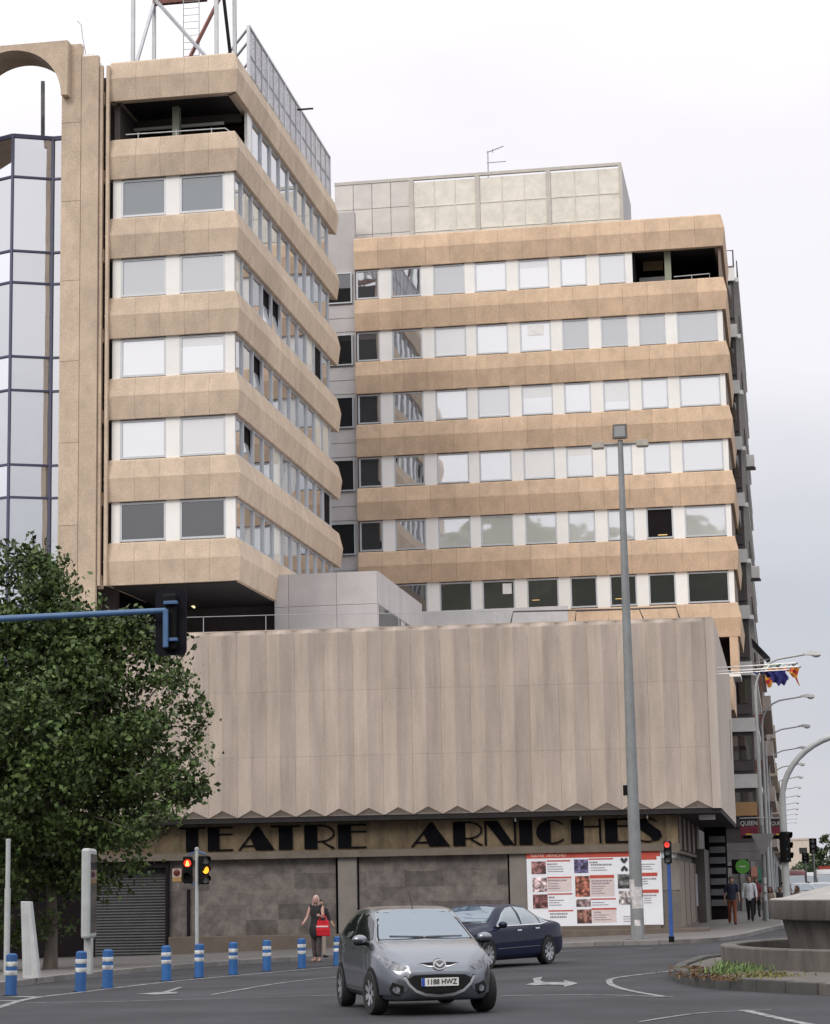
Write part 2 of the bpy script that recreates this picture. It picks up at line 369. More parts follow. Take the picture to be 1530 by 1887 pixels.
def window(a, c, nrm, z0, z1, gm, fw=.07, fm=None, tilt=0):
    """framed window between 2d points a and c"""
    a = Vector(a); c = Vector(c); d = (c-a).normalized(); nrm = Vector(nrm); L = (c-a).length
    def P(u, o, z): p = a+d*u+nrm*o; return (p.x, p.y, z)
    bb = B()
    for (u0, u1, za, zb) in ((0, L, z0, z0+fw), (0, L, z1-fw, z1), (0, fw, z0+fw, z1-fw), (L-fw, L, z0+fw, z1-fw)):
        bb.add([P(u0, .0, za), P(u1, .0, za), P(u1, -.09, za), P(u0, -.09, za), P(u0, .0, zb), P(u1, .0, zb), P(u1, -.09, zb), P(u0, -.09, zb)],
               [(0, 3, 2, 1), (4, 5, 6, 7), (0, 1, 5, 4), (1, 2, 6, 5), (2, 3, 7, 6), (3, 0, 4, 7)])
    f = part('window', bb, fm or alu, office)
    gb = B(); t0, t1 = (-.05, -.05-tilt)
    gb.add([P(fw, t0, z0+fw), P(L-fw, t0, z0+fw), P(L-fw, t1, z1-fw-abs(tilt)*.1), P(fw, t1, z1-fw-abs(tilt)*.1)], [(0, 1, 2, 3)])
    part('pane', gb, gm, f)
    if gm is g_mirror and rnd.random() < .28:
        dr = rnd.choice((.25, .4, .55, .7, .95))*(z1-z0-2*fw); zb_ = z1-fw-dr
        part('blind', B().add([P(fw+.01, -.045, zb_), P(L-fw-.01, -.045, zb_), P(L-fw-.01, -.045, z1-fw), P(fw+.01, -.045, z1-fw)], [(0, 1, 2, 3)]), rnd.choice(BL), f)
    if tilt:
        g2 = B(); g2.add([P(fw, -.3, z0+fw), P(L-fw, -.3, z0+fw), P(L-fw, -.3, z1-fw), P(fw, -.3, z1-fw)], [(0, 1, 2, 3)])
        part('open_gap', g2, dark_in, f)
    return f
def wx(px, py, Y): return HY(px, py, Y).x
# ---- tower
TL = wx(206, 640, TY)
for k in range(7):
    zb = (TOPS[0] if k == 0 else TOPS[k-1]-WH-BH)
    band((TL, TY), (TX, TY), (0, -1), zb, bandm, 1, 1, 1.05)
    band((TX, TY), (TX, 99.2), (1, 0), zb, bandm, 1, 1, 2.4)
    band((TL, TY+5), (TL, TY), (-1, 0), zb, bandm, 0, 1, 2.5)
fx = [(222, 306), (331, 415)]
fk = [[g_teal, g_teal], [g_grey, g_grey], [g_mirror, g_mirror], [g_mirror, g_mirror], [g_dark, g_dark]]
for k in range(1, 6):
    z1 = TOPS[k]; z0 = z1-WH
    px_prev = TL+.02
    for i, (p0, p1) in enumerate(fx):
        a, c = wx(p0, 640, TY), wx(p1, 640, TY)
        part('pier_panel', B().box(px_prev, TY+.01, z0, a, TY+.10, z1), white_p, office)
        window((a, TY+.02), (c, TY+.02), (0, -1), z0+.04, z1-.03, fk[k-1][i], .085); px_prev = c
    part('pier_panel', B().box(px_prev, TY+.01, z0, TX-.02, TY+.10, z1), white_p, office)
YB = [79.92, 81.07]+[81.07+1.68*i for i in range(1, 11)]
opens = {(2, 3), (2, 4), (3, 2), (4, 1)}; darks = {(2, 9), (4, 10)}; warm = {(4, 4), (5, 4), (3, 9), (3, 10), (2, 8), (2, 0)}
g_blind = glass('glass_cream_blind', (.72, .70, .62), .12)
for k in range(6):
    z1 = TOPS[k]; z0 = z1-WH
    for i in range(11):
        if k == 0 and i < 2: continue
        gm = g_blind if (k, i) in warm else dark_in if (k, i) in darks else g_side
        window((TX-.02, YB[i]+.05), (TX-.02, YB[i+1]-.05), (1, 0), z0+.04, z1-.03, gm, .06, None, .16 if (k, i) in opens else 0)
    for y in YB[(2 if k == 0 else 1):]: part('mullion', B().box(TX-.12, y-.05, z0, TX+.01, y+.05, z1), alu, office)
    if k == 0: part('pier_panel', B().box(TX-.12, 82.0, z0, TX, 82.75, z1), white_p, office)
zt = 34.55
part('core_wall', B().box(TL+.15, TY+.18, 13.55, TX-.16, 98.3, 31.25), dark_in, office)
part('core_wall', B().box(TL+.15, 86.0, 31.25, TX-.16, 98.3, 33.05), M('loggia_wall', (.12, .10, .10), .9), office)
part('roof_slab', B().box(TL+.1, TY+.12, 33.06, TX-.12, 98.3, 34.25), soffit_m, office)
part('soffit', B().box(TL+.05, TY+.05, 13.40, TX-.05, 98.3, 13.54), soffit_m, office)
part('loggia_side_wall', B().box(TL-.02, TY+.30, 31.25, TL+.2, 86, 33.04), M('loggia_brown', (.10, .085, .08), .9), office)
# loggia column, beams, pipe and rail
gx = wx(325, 220, TY+1.2)
part('loggia_column', B().box(gx-.14, TY+1.1, 31.2, gx+.14, TY+1.4, 33.05), M('green_concrete', (.30, .32, .25), .8), office)
for j, yy in enumerate((82.2, 83.6, 85.0)):
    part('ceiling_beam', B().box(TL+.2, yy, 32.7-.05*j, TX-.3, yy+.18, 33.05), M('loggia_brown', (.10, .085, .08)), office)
part('white_pipe', B().tube([(TL+.2, 82.05, 32.62), (TX-1.0, 82.05, 32.62)], .075, 8), white_p, office, True)
rb = B().tube([HY(232, 248, TY+.25), HY(415, 236, TY+.25), (TX-.15, TY+.25, 31.42)], .028, 6)
for p in (255, 325, 390): q = HY(p, 245, TY+.25); rb.tube([(q.x, q.y, 31.2), (q.x, q.y, HY(p, 246-(p-232)*.066, TY+.25).z)], .025, 6)
part('loggia_rail', rb, steel, office, True)
# ---- link between tower and wing
LY = 105.75
part('link_wall', B().box(-24.5, LY, 8, -20.46, LY+.4, 36.2), greycl, office)
for k in range(6):
    zc = TOPS[k]-.05
    a, c = wx(629, 600, LY), wx(651, 600, LY)-.02
    window((-22.2, LY-.13), (c, LY-.13), (0, -1), zc-1.62, zc, g_dark, .06)
    for dz in (-2.05, -2.75): part('cladding_panel', B().box(-24.4, LY-.03, zc+dz-.35 if dz < -2.5 else zc+dz-.33, -20.5, LY-.005, zc+dz+.33), greycl, office)
# ---- wing
WL, WR = -20.44, -1.85
wcols = [(657.7, 700), (722, 778), (800, 858.7), (877, 936), (957.5, 1015), (1035.5, 1084.5), (1107, 1156), (1177, 1226), (1247, 1322)]
wxc = [(wx(a, 610-(a-660)*.055, WY), wx(c, 610-(c-660)*.055, WY)) for a, c in wcols]
g_paper = M('paper_notice', (.8, .8, .78), .8)
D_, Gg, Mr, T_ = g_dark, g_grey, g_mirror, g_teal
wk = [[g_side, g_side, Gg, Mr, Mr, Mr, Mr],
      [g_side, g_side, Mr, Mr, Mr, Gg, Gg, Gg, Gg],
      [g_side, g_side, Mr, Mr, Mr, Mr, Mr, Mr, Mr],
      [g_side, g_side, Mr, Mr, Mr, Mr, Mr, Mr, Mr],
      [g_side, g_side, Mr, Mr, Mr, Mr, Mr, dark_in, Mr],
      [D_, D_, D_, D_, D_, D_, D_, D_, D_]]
for k in range(7):
    zb = (TOPS[0] if k == 0 else TOPS[k-1]-WH-BH)
    band((WL, WY), (WR, WY), (0, -1), zb, wingm, 0, 1, 1.24)
    band((WR, WY), (WR, WY+8), (1, 0), zb, wingm, 1, 0, 2.4)
for k in range(6):
    z1 = TOPS[k]; z0 = z1-WH; prev = WL+.01; n = len(wk[k])
    for i in range(n):
        a, c = wxc[i]
        if i: part('pier_panel', B().box(prev, WY+.01, z0, a, WY+.1, z1), white_p, office)
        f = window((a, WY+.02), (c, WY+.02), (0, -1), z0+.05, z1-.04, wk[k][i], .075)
        prev = c
        if (k, i) in ((1, 4), (5, 3)):
            mx_ = (a+c)/2+(.25 if k == 5 else 0); part('paper_notice', B().box(mx_-.4 if k == 1 else mx_-.05, WY+.052, z1-.72, mx_+.4, WY+.06, z1-.2), g_paper, f)
        if k == 5 and i in (4, 6): part('room_light', B().box(a+.25, WY+.055, z0+.4+.1*(i % 3), a+.25+.35*(1+i % 2), WY+.062, z0+.43+.1*(i % 3)), M('room_lamp', (.9, .62, .25), emit=.45), f)
        if k == 4 and i == 7: part('room_light', B().box(a+.55, WY+.055, z0+.2, a+1.0, WY+.062, z0+.24), M('room_lamp', (.9, .62, .25), emit=.45), f)
    part('pier_panel', B().box(prev, WY+.01, z0, prev+(WR-.05-prev if n == 9 else .35), WY+.1, z1), white_p, office)
    part('end_pier', B().box(WR-.14, WY+.11, z0, WR-.02, WY+7.5, z1), M('end_brown', (.22, .17, .14), .85), office)
lx = wx(1170, 490, WY)
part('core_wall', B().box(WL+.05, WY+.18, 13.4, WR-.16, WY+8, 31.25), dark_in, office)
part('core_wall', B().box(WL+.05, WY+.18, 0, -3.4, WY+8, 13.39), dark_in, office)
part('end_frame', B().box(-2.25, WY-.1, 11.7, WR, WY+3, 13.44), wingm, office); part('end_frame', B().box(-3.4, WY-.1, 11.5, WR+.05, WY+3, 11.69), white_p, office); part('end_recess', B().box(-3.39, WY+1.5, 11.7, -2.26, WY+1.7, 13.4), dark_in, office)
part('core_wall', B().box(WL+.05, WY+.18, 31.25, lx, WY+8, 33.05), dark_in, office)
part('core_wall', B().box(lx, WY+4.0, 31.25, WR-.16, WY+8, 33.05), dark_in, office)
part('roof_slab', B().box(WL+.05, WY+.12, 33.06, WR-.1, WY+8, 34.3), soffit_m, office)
c2 = wx(1231, 490, WY+.6); part('loggia_column', B().box(c2-.16, WY+.5, 31.2, c2+.16, WY+.9, 33.05), M('green_concrete', (.30, .32, .25)), office)
part('loggia_screen', B().box(lx+.1, WY+2.0, 31.2, c2-.2, WY+2.1, 32.2), white_p, office)
part('loggia_screen', B().box(lx+.3, WY+2.0, 32.55, c2-.3, WY+2.1, 33.04), M('ochre_beam', (.35, .24, .14)), office)
rb = B().tube([HY(1242, 510, WY+.2), HY(1308, 504, WY+.2), HY(1308, 520, WY+.2)], .03, 6)
q = HY(1275, 507, WY+.2); rb.tube([q, (q.x, q.y, 31.2)], .025, 6)
part('loggia_rail', rb, steel, office, True)
# ---- terrace pavilion (grey cladding) and dark terrace under the tower
PY = 86.0; pz1 = HY(600, 1056, PY).z; pxr = HY(695, 1056, PY).x; pzb = 10.2
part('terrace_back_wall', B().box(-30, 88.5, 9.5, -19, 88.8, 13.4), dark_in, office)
part('terrace_shade_wall', B().box(-27, 87.2, 9.5, -20.2, 87.5, 13.4), M('terrace_painted_shade', (.07, .058, .062), .9), office)  # soffit shade on the pavilion, painted as a dark purple wall
part('pavilion_wall', B().box(-20.2, PY, pzb, pxr, 97.0, pz1), greycl, office)
nn = 3; ph = (pz1-pzb)/3.2
for i in range(4):
    x0 = [-20.2, -19.6, -17.6, -15.9][i]; x1 = [-19.6, -17.6, -15.9, pxr][i]
    x1 = min(x1, pxr)
    if x0 >= pxr: break
    for j in range(3): part('cladding_panel', B().box(x0+.012, PY-.035, pz1-(j+1)*ph+.012, x1-.012, PY-.004, pz1-j*ph-.006), greycl, office)
for i in range(4):
    y0 = PY+.012+i*2.74
    part('cladding_panel', B().box(pxr+.004, y0, pz1-ph, pxr+.03, y0+2.71, pz1-.006), greycl, office)
part('pavilion_window', B().box(pxr+.002, PY+.3, pzb, pxr+.02, PY+5.4, pz1-ph-.05), g_dark, office)
part('pavilion_window', B().box(pxr+.002, PY+6.5, pzb, pxr+.02, PY+9.6, pz1-ph-.05), g_dark, office)
part('tube_lamp', B().tube([HY(345, 1110, 87), HY(358, 1119, 86)], .05, 6), M('tube_lamp_lit', (1, .85, .5), emit=1.2), office)
# ---- roof: mesh screen along the tower, enclosure on the wing
scr = thing('rooftop_mesh_screen', 'tall grey perforated mesh screen along the tower roof edge', 'screen', (TX-.5, 89, 34.3))
SX = TX-.42
netm = netting('grey_mesh', (.50, .49, .52), .55, .10)
y0s = HX(459, 45, SX).y; zt0 = HX(459, 47, SX).z; y1s = HX(608, 290, SX).y; zt1 = HX(608, 290, SX).z
zs = lambda y: zt0+(zt1-zt0)*(y-y0s)/(y1s-y0s)
nb = 15
for i in range(nb+1):
    y = y0s+(y1s-y0s)*i/nb; big = i % 3 == 0
    part('screen_post', B().box(SX-.03-(.06 if big else 0), y-(.07 if big else .025), 34.2, SX+.03, y+(.07 if big else .025), zs(y)), alu if big else steel, scr)
for i in range(nb):
    ya = y0s+(y1s-y0s)*i/nb+.03; yb = y0s+(y1s-y0s)*(i+1)/nb-.03
    bb = B().add([(SX-.01, ya, 34.3), (SX-.01, yb, 34.3), (SX-.01, yb, zs(yb)-.04), (SX-.01, ya, zs(ya)-.04)], [(0, 1, 2, 3)])
    part('mesh_panel', bb, netm, scr)
bb = B().bar((SX, y0s, zt0), (SX, y1s, zt1), .09)
part('top_rail', bb, alu, scr)
for f in (.35, .62): part('mid_rail', B().bar((SX-.04, y0s, 34.3+(zt0-34.3)*f), (SX-.04, y1s, 34.3+(zt1-34.3)*f), .06), steel, scr)
bb = B()
for f in (.98, .80): bb.bar((SX, y0s, 34.3+(zt0-34.3)*f), (SX-1.6, y0s+2.6, 34.3+(zt0-34.3)*(f-.02)), .08)
bb.bar((SX, y0s, 36.0), (SX-1.6, y0s+2.6, 35.9), .08); part('stay_frame', bb, steel, scr)
part('arm_bracket', B().bar(HX(548, 202, SX), HX(548, 202, SX)+Vector((.75, 0, 0)), .07), soffit_m, scr)
enc = thing('rooftop_enclosure', 'pale rooftop plant enclosure of cladding panels and netting above the wing', 'enclosure', (-12, 108, 34.3))
EY = 107.2
enp = M('enclosure_panel', (.66, .62, .59), .8, 0, .08, 1.5, orand=.05)
ez0, ez1 = 34.0, HY(900, 322, EY).z
ezl = HY(620, 338, EY).z; 
bayx = [HY(p, 380, EY).x for p in (617, 755, 877, 1008, 1148)]
net2 = netting('cream_netting', (.78, .74, .66), .76, .13); frm = M('enclosure_frame', (.56, .53, .48), .8, 0, .1, 2)
ezt = lambda x: ez1
cw = (bayx[1]-bayx[0])/4
for i in range(4):
    for j in range(3):
        hh = (ez1-ez0)/3
        part('cladding_panel', B().box(bayx[0]+i*cw+.015, EY, ez0+j*hh+.015, bayx[0]+(i+1)*cw-.015, EY+.05, ez0+(j+1)*hh-.015), enp, enc)
part('backing_wall', B().box(bayx[0], EY+.06, ez0, bayx[1], EY+.2, ez1-.02), M('joint_grey', (.42, .40, .38), .9), enc)
for b_ in range(1, 4):
    xa, xb = bayx[b_], bayx[b_+1]
    part('frame_post', B().box(xa-.02, EY-.04, ez0, xa+.22, EY+.16, ez1), frm, enc)
    n = 3; pw = (xb-xa-.22)/n
    for i in range(n):
        for j in range(3):
            hh = (ez1-.12-ez0)/3; x0 = xa+.22+i*pw
            part('netting_panel', B().add([(x0+.012, EY+.03, ez0+j*hh+.012), (x0+pw-.012, EY+.03, ez0+j*hh+.012), (x0+pw-.012, EY+.03, ez0+(j+1)*hh-.012), (x0+.012, EY+.03, ez0+(j+1)*hh-.012)], [(0, 1, 2, 3)]), net2, enc)
    sm_ = M('seam_cream', (.72, .69, .62), .8)
    for i in range(1, n): part('net_seam', B().box(xa+.22+i*pw-.03, EY, ez0, xa+.22+i*pw+.03, EY+.025, ez1-.12), sm_, enc)
    for j in (1, 2): part('net_seam', B().box(xa+.22, EY+.002, ez0+j*(ez1-.12-ez0)/3-.02, xb, EY+.022, ez0+j*(ez1-.12-ez0)/3+.02), sm_, enc)
    bb = B().bar((xa+.35, EY+.6, ez1-.5), (xa+1.0, EY+2.5, ez0+1.4), .16).bar((xa+1.0, EY+2.5, ez0), (xa+1.0, EY+2.5, ez0+1.4), .16).bar((xa+1.0, EY+2.5, ez0+1.4), (xb, EY+2.5, ez0+1.4), .16)
    part('inner_beam', bb, frm, enc)
part('inner_wall', B().box(bayx[1], EY+3.2, ez0, bayx[4]-.2, EY+3.4, ez1-.3), M('inner_cream', (.62, .58, .52), .9), enc)
part('frame_post', B().box(bayx[4]-.16, EY-.04, ez0, bayx[4]+.02, EY+.16, ez1), frm, enc)
part('top_rail', B().box(bayx[0], EY-.03, ez1, bayx[4], EY+.15, ez1+.16), frm, enc)
part('side_panel', B().box(bayx[4]-.06, EY+.17, ez0, bayx[4]+.0, EY+7, ez1+.1), greycl, enc)
part('side_box', B().box(bayx[4]-.6, EY+5.0, ez0, bayx[4]+.22, EY+9, ez1-1.6), greycl, enc)
part('stair_head', B().box(bayx[0]-.5, EY-.6, 34.0, bayx[0]+.9, EY-.05, ez0+1.9), greycl, enc)
ant = thing('tv_antenna', 'thin television antenna on the wing rooftop enclosure', 'antenna', HY(900, 318, EY+1))
p = HY(900, 322, EY+1); q = HY(899, 278, EY+1)
part('mast', B().tube([p-Vector((0, 0, .5)), q], .035, 6), steel, ant)
part('element', B().tube([HY(897, 281, EY+1), HY(928, 269, EY+1)], .03, 5).tube([HY(897, 300, EY+1), HY(933, 297, EY+1)], .025, 5).tube([HY(908, 275, EY+.7), HY(908, 281, EY+1.4)], .02, 5), steel, ant)
# ---- steel lattice tower on the roof
lat = thing('steel_lattice_mast', 'grey steel lattice tower with ladder and red beam on the tower roof', 'lattice tower', (-23.5, 82, 34.4))
fy, by = 80.6, 83.6; zt_ = 43.5
def vx(px, py, Y): return HY(px, py, Y).x
xf0, xf1 = vx(245, 100, fy), vx(399, 100, fy)
posts = [(xf0, fy), (xf1, fy), (xf0, by), (xf1, by)]
for x, y in posts: part('post', B().box(x-.075, y-.075, 34.2, x+.075, y+.075, zt_), steel, lat)
rustr = M('red_oxide_steel', (.20, .085, .07), .8, 0, .25, 4)
zh = HY(320, 2, by).z
part('cross_beam', B().box(xf0, by-.12, zh-.1, xf1-1.2, by+.12, zh+.12), rustr, lat)
for zz in (zh+3.0,): part('cross_beam', B().box(xf0, fy-.1, zz, xf1, fy+.1, zz+.2), rustr, lat)
for a, c, m_ in (((xf0, fy, 34.4), (xf0, by, zh), steel), ((xf0, by, zh+.2), (xf1, fy, 34.4), steel), ((xf1, by, zh+1.2), (xf0+1.9, fy+.4, 34.4), rustr), ((xf1, fy, zh+1.5), (xf1, by, 34.4), soffit_m)):
    part('brace', B().bar(a, c, .12), m_, lat)
lb = B(); l0, l1 = vx(338, 60, by-.4), vx(367, 60, by-.4)
for x in (l0, l1): lb.tube([(x, by-.4, 34.3), (x, by-.4, zt_)], .02, 5)
z = 34.6
while z < zt_: lb.tube([(l0, by-.4, z), (l1, by-.4, z)], .012, 4); z += .3
part('ladder', lb, steel, lat)
# ================================================================== theatre (concrete podium)
TROT = R(4.2); PR = HY(1330, 1490, 75.7); PR.z = 0
tdx = Vector((math.cos(TROT), math.sin(TROT), 0)); tdy = Vector((-math.sin(TROT), math.cos(TROT), 0))
def TP(px, py, v=0):
    """photo pixel -> (u, z) on the theatre's facade plane set back by v"""
    d = ray(px, py); o = PR+tdy*v; t = (o.dot(tdy))/(d.dot(tdy)); p = d*t; return (p-o).dot(tdx), CH+p.z
theatre = thing('theatre_building', 'pink grey fluted concrete theatre block with lettered fascia and stone tiled base', 'theatre', PR, TROT)
flute = M('fluted_concrete', (.465, .39, .335), .92, 0, .15, 2.8, (1, 1, .12), bump=.35, bsc=45, grain=.15, orand=.03, var2=.10)
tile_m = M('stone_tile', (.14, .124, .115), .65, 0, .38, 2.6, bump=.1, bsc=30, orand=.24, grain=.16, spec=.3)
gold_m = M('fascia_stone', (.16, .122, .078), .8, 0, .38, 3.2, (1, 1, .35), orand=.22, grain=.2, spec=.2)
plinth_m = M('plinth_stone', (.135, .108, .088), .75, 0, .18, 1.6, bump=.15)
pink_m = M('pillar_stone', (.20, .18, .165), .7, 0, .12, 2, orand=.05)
black_m = M('letter_black', (.007, .007, .009), .9, 0, .2, 3, spec=.0)
def tpart(name, b, mat, parent=None, **k): return part(name, b, mat, parent or theatre, world=False, **k)
zt1 = TP(825, 1154)[1]; zb1 = TP(825, 1500)[1]; uL = TP(168, 1400)[0]
KX = math.tan(TROT); DEP = 21.5
fl = 1.03; nf = int(-uL/fl)+1; hs = [zb1, TP(825, 1388)[1], TP(825, 1267)[1], zt1]
A_ = .20
for i in range(nf):
    for j in range(3):
        z0, z1 = hs[j]+(.002 if j else 0), hs[j+1]-(.002 if j < 2 else 0); bb = B()
        u1 = -.30-i*fl; u0 = u1-fl
        us = [(0.003, 0)]+[(q/12, (1-abs(q/6-1))**1.35) for q in range(1, 12)]+[(.997, 0)]
        nr = 4 if j == 0 else 3
        for r_ in range(nr):
            for t, a in us:
                tri = 1-abs(2*t-1)
                if j == 0: z, o_ = [(z0, .07), (z0+.01+.25*tri, A_*a*-1+.035), (z0+.012+.255*tri, -A_*a), (z1, -A_*a)][r_]
                elif j == 2: z, o_ = [(z0, -A_*a), (z1-.12, -A_*a), (z1, -A_*a*.6)][r_]
                else: z, o_ = [(z0, -A_*a), ((z0+z1)/2, -A_*a), (z1, -A_*a)][r_]
                bb.v.append((u0+t*fl, o_, z))
        rows = list(range(nr))
        n = len(us)
        for r_ in range(len(rows)-1): bb.f += [(r_*n+k, r_*n+k+1, (r_+1)*n+k+1, (r_+1)*n+k) for k in range(n-1)]
        m_ = len(bb.v); bb.v += [(u0+.004, .1, z0), (u1-.004, .1, z0), (u1-.004, .1, z1), (u0+.004, .1, z1)]; l = (len(rows)-1)*n
        bb.f += [tuple(range(n))+(m_+1, m_), tuple(range(l+n-1, l-1, -1))+(m_+3, m_+2)]
        tpart('concrete_panel', bb, flute)
S = lambda v: KX*v
def qprism(u0, u1, v0, v1, z0, z1, skew=True):
    a = S if skew else (lambda v: 0)
    return B().add([(u0, v0, z0), (u1+a(v0), v0, z0), (u1+a(v1), v1, z0), (u0, v1, z0), (u0, v0, z1), (u1+a(v0), v0, z1), (u1+a(v1), v1, z1), (u0, v1, z1)],
                   [(0, 3, 2, 1), (4, 5, 6, 7), (0, 1, 5, 4), (1, 2, 6, 5), (2, 3, 7, 6), (3, 0, 4, 7)])
tpart('wall_core', qprism(uL, -.31, .02, DEP, zb1+.02, zt1-.5), M('core_concrete', (.30, .26, .24), .9))
tpart('corner_pier', B().add([(-.30, -.05, zb1), (0, 0, zb1), (S(DEP), DEP, zb1), (S(DEP)-.3, DEP, zb1), (-.30, -.05, zt1), (0, 0, zt1), (S(DEP), DEP, zt1), (S(DEP)-.3, DEP, zt1)],
      [(0, 3, 2, 1), (4, 5, 6, 7), (0, 1, 5, 4), (1, 2, 6, 5), (2, 3, 7, 6), (3, 0, 4, 7)]), M('smooth_concrete', (.50, .43, .38), .92, 0, .10, 1.4, (1, 1, .15), bump=.25, bsc=45, var2=.08))
tpart('terrace_deck', qprism(uL, -.4, .1, 30, zt1-.5, zt1-.42), greycl)
tpart('parapet_cap', B().box(uL, -.02, zt1, -.05, .28, zt1+.05), flute)
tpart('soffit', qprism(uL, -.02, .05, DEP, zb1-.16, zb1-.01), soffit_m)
# slit window in the street side wall
vv = 17.5; tpart('slit_window', B().box(S(vv)-.04, vv, zb1+2.6, S(vv)+.015, vv+.5, zb1+4.3).xf(Matrix.Identity(4)), dark_in)
# ---- lettered fascia
zf1 = zb1-.17; zf0 = TP(825, 1563, .6)[1]; uc = TP(1250, 1530, .6)[0]; ul = TP(170, 1530, .6)[0]
cuts = [170, 388, 500, 620, 700, 790, 870, 945, 1050, 1110, 1170, 1228, 1250]
tpart('fascia_back', B().box(ul, .64, zf0+.02, uc-.02, .9, zf1), joint_m)
for i in range(len(cuts)-1):
    a = TP(cuts[i], 1530, .6)[0]; c = TP(cuts[i+1], 1530, .6)[0]; tpart('fascia_panel', B().box(a+.006, .6, zf0, c-.006, .66, zf1-.02), gold_m)
zl = TP(825, 1576, .55)[1]
tpart('ledge', B().box(ul, .46, zl, uc+.04, .95, zf0), M('ledge_stone', (.15, .125, .10), .8, 0, .2, 2))
# art-deco letters: thick left stem, hairline rest
def arc(cx, cy, rx, ry, a0, a1, n=14): return [(cx+rx*math.cos(R(a0+(a1-a0)*i/n)), cy+ry*math.sin(R(a0+(a1-a0)*i/n))) for i in range(n+1)]
def ring(cx, cy, rx, ry, t, a0, a1): return arc(cx, cy, rx, ry, a0, a1)+arc(cx, cy, rx-t, ry-t, a1, a0)
h = .06; K = .46
def letter(c):
    if c == 'E': return [[(0, 0), (K, 0), (K, 1), (0, 1)]]+[[(K, y), (1, y), (1, y+h), (K, y+h)] for y in (0, .66, 1-h)]
    if c == 'H': return [[(0, 0), (.43, 0), (.43, 1), (0, 1)], [(.43, .66), (.93, .66), (.93, .66+h), (.43, .66+h)], [(.93, 0), (1, 0), (1, 1), (.93, 1)]]
    if c == 'I': return [[(0, 0), (1, 0), (1, 1), (0, 1)]]
    if c == 'T': return [[(.27, 0), (.73, 0), (.73, 1-h), (.27, 1-h)], [(0, 1-h), (1, 1-h), (1, 1), (0, 1)]]
    if c == 'A': return [[(0, 0), (.06, 0), (.56, 1), (.50, 1)], [(.50, 1), (.56, 1), (1, 0), (.48, 0), (.33, .52)], [(.08, .15), (.44, .15), (.44, .21), (.11, .21)]]
    if c == 'R': return [[(0, 0), (.42, 0), (.42, 1), (0, 1)], ring(.5, .64, .5, .36, .055, -90, 90), [(.42, .28), (.5, .28), (.5, .33), (.42, .33)], [(.42, .945), (.5, .945), (.5, 1), (.42, 1)], [(.5, .33), (.57, .33), (1, .03), (.97, 0), (.9, .0)]]
    if c == 'N': return [[(0, 0), (.06, 0), (.06, 1), (0, 1)], [(.06, 1), (.42, 1), (.94, 0), (.58, 0), (.06, .92)], [(.94, 0), (1, 0), (1, 1), (.94, 1)]]
    if c == 'C': return [[p for p in arc(.5, .5, .5, .5, 95, 265)]+[(.46, .0), (.46, 1)], ring(.5, .5, .5, .5, .055, 40, 95), ring(.5, .5, .5, .5, .055, -95, -40)]
    if c == 'S': return [ring(.45, .72, .42, .28, .05, 25, 95), [(.45, 1), (.2, .95), (.04, .78), (.08, .58), (.3, .42), (.55, .22), (.62, .04), (.85, .06), (1, .24), (.95, .44), (.72, .62), (.5, .80), (.42, .95)], ring(.45, .28, .45, .28, .05, 190, 290)]
def put_letter(c, p0, p1):
    a = TP(p0, 1530, .57)[0]; e_ = TP(p1, 1530, .57)[0]; z0 = zf0+.07; z1 = zf1-.10; bb = B()
    for poly in letter(c):
        ax = sum(poly[i][0]*poly[(i+1) % len(poly)][1]-poly[(i+1) % len(poly)][0]*poly[i][1] for i in range(len(poly)))
        if ax < 0: poly = poly[::-1]
        bb.prism(poly, lambda x, y: (a+x*(e_-a), .545, z0+y*(z1-z0)), lambda x, y: (a+x*(e_-a), .602, z0+y*(z1-z0)))
    tpart('letter', bb, black_m)
for c, a, e_ in (('T', 330, 378), ('E', 383, 429), ('A', 439, 506), ('T', 499, 554), ('R', 561, 617), ('E', 623, 675), ('A', 757, 829), ('R', 835, 889), ('N', 893, 951), ('I', 957, 981), ('C', 988, 1046), ('H', 1052, 1108), ('E', 1115, 1165), ('S', 1172, 1220)): put_letter(c, a, e_)
for p in (950, 1070, 1193): u = TP(p, 1500, .3)[0]; tpart('soffit_clip', B().tube([(u, .2, zb1-.02), (u, .2, zb1-.3)], .03, 6), steel)
# ---- stone tiled base
zp = TP(825, 1718, .6)[1]
zg = lambda u: G(*(PR+tdx*u)[:2])
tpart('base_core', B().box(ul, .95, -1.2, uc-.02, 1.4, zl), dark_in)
def tiles(p0, p1):
    a = TP(p0, 1640, .75)[0]; c = TP(p1, 1640, .75)[0]; rows = 5; th = (zl-zp)/rows; z = zp
    for r_ in range(rows):
        u = a-(.55 if r_ % 2 else 0)+rnd.uniform(-.1, .1)
        while u < c:
            w_ = rnd.uniform(.7, 1.6); x0, x1 = max(u, a), min(u+w_, c)
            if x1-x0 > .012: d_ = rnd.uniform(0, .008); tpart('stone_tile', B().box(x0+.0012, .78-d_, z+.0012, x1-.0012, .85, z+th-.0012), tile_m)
            u += w_
        z += th
for a in ((312, 619), (662, 937)): tiles(*a)
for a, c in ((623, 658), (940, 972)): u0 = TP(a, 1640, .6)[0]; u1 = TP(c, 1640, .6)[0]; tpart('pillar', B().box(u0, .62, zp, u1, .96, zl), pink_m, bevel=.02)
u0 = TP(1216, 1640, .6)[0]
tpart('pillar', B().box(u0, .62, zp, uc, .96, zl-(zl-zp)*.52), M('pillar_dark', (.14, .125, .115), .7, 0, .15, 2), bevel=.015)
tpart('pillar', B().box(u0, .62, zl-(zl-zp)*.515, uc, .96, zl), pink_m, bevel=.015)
pu = TP(1308, 1710, .4)[0]; usl = TP(311, 1700, .4)[0]
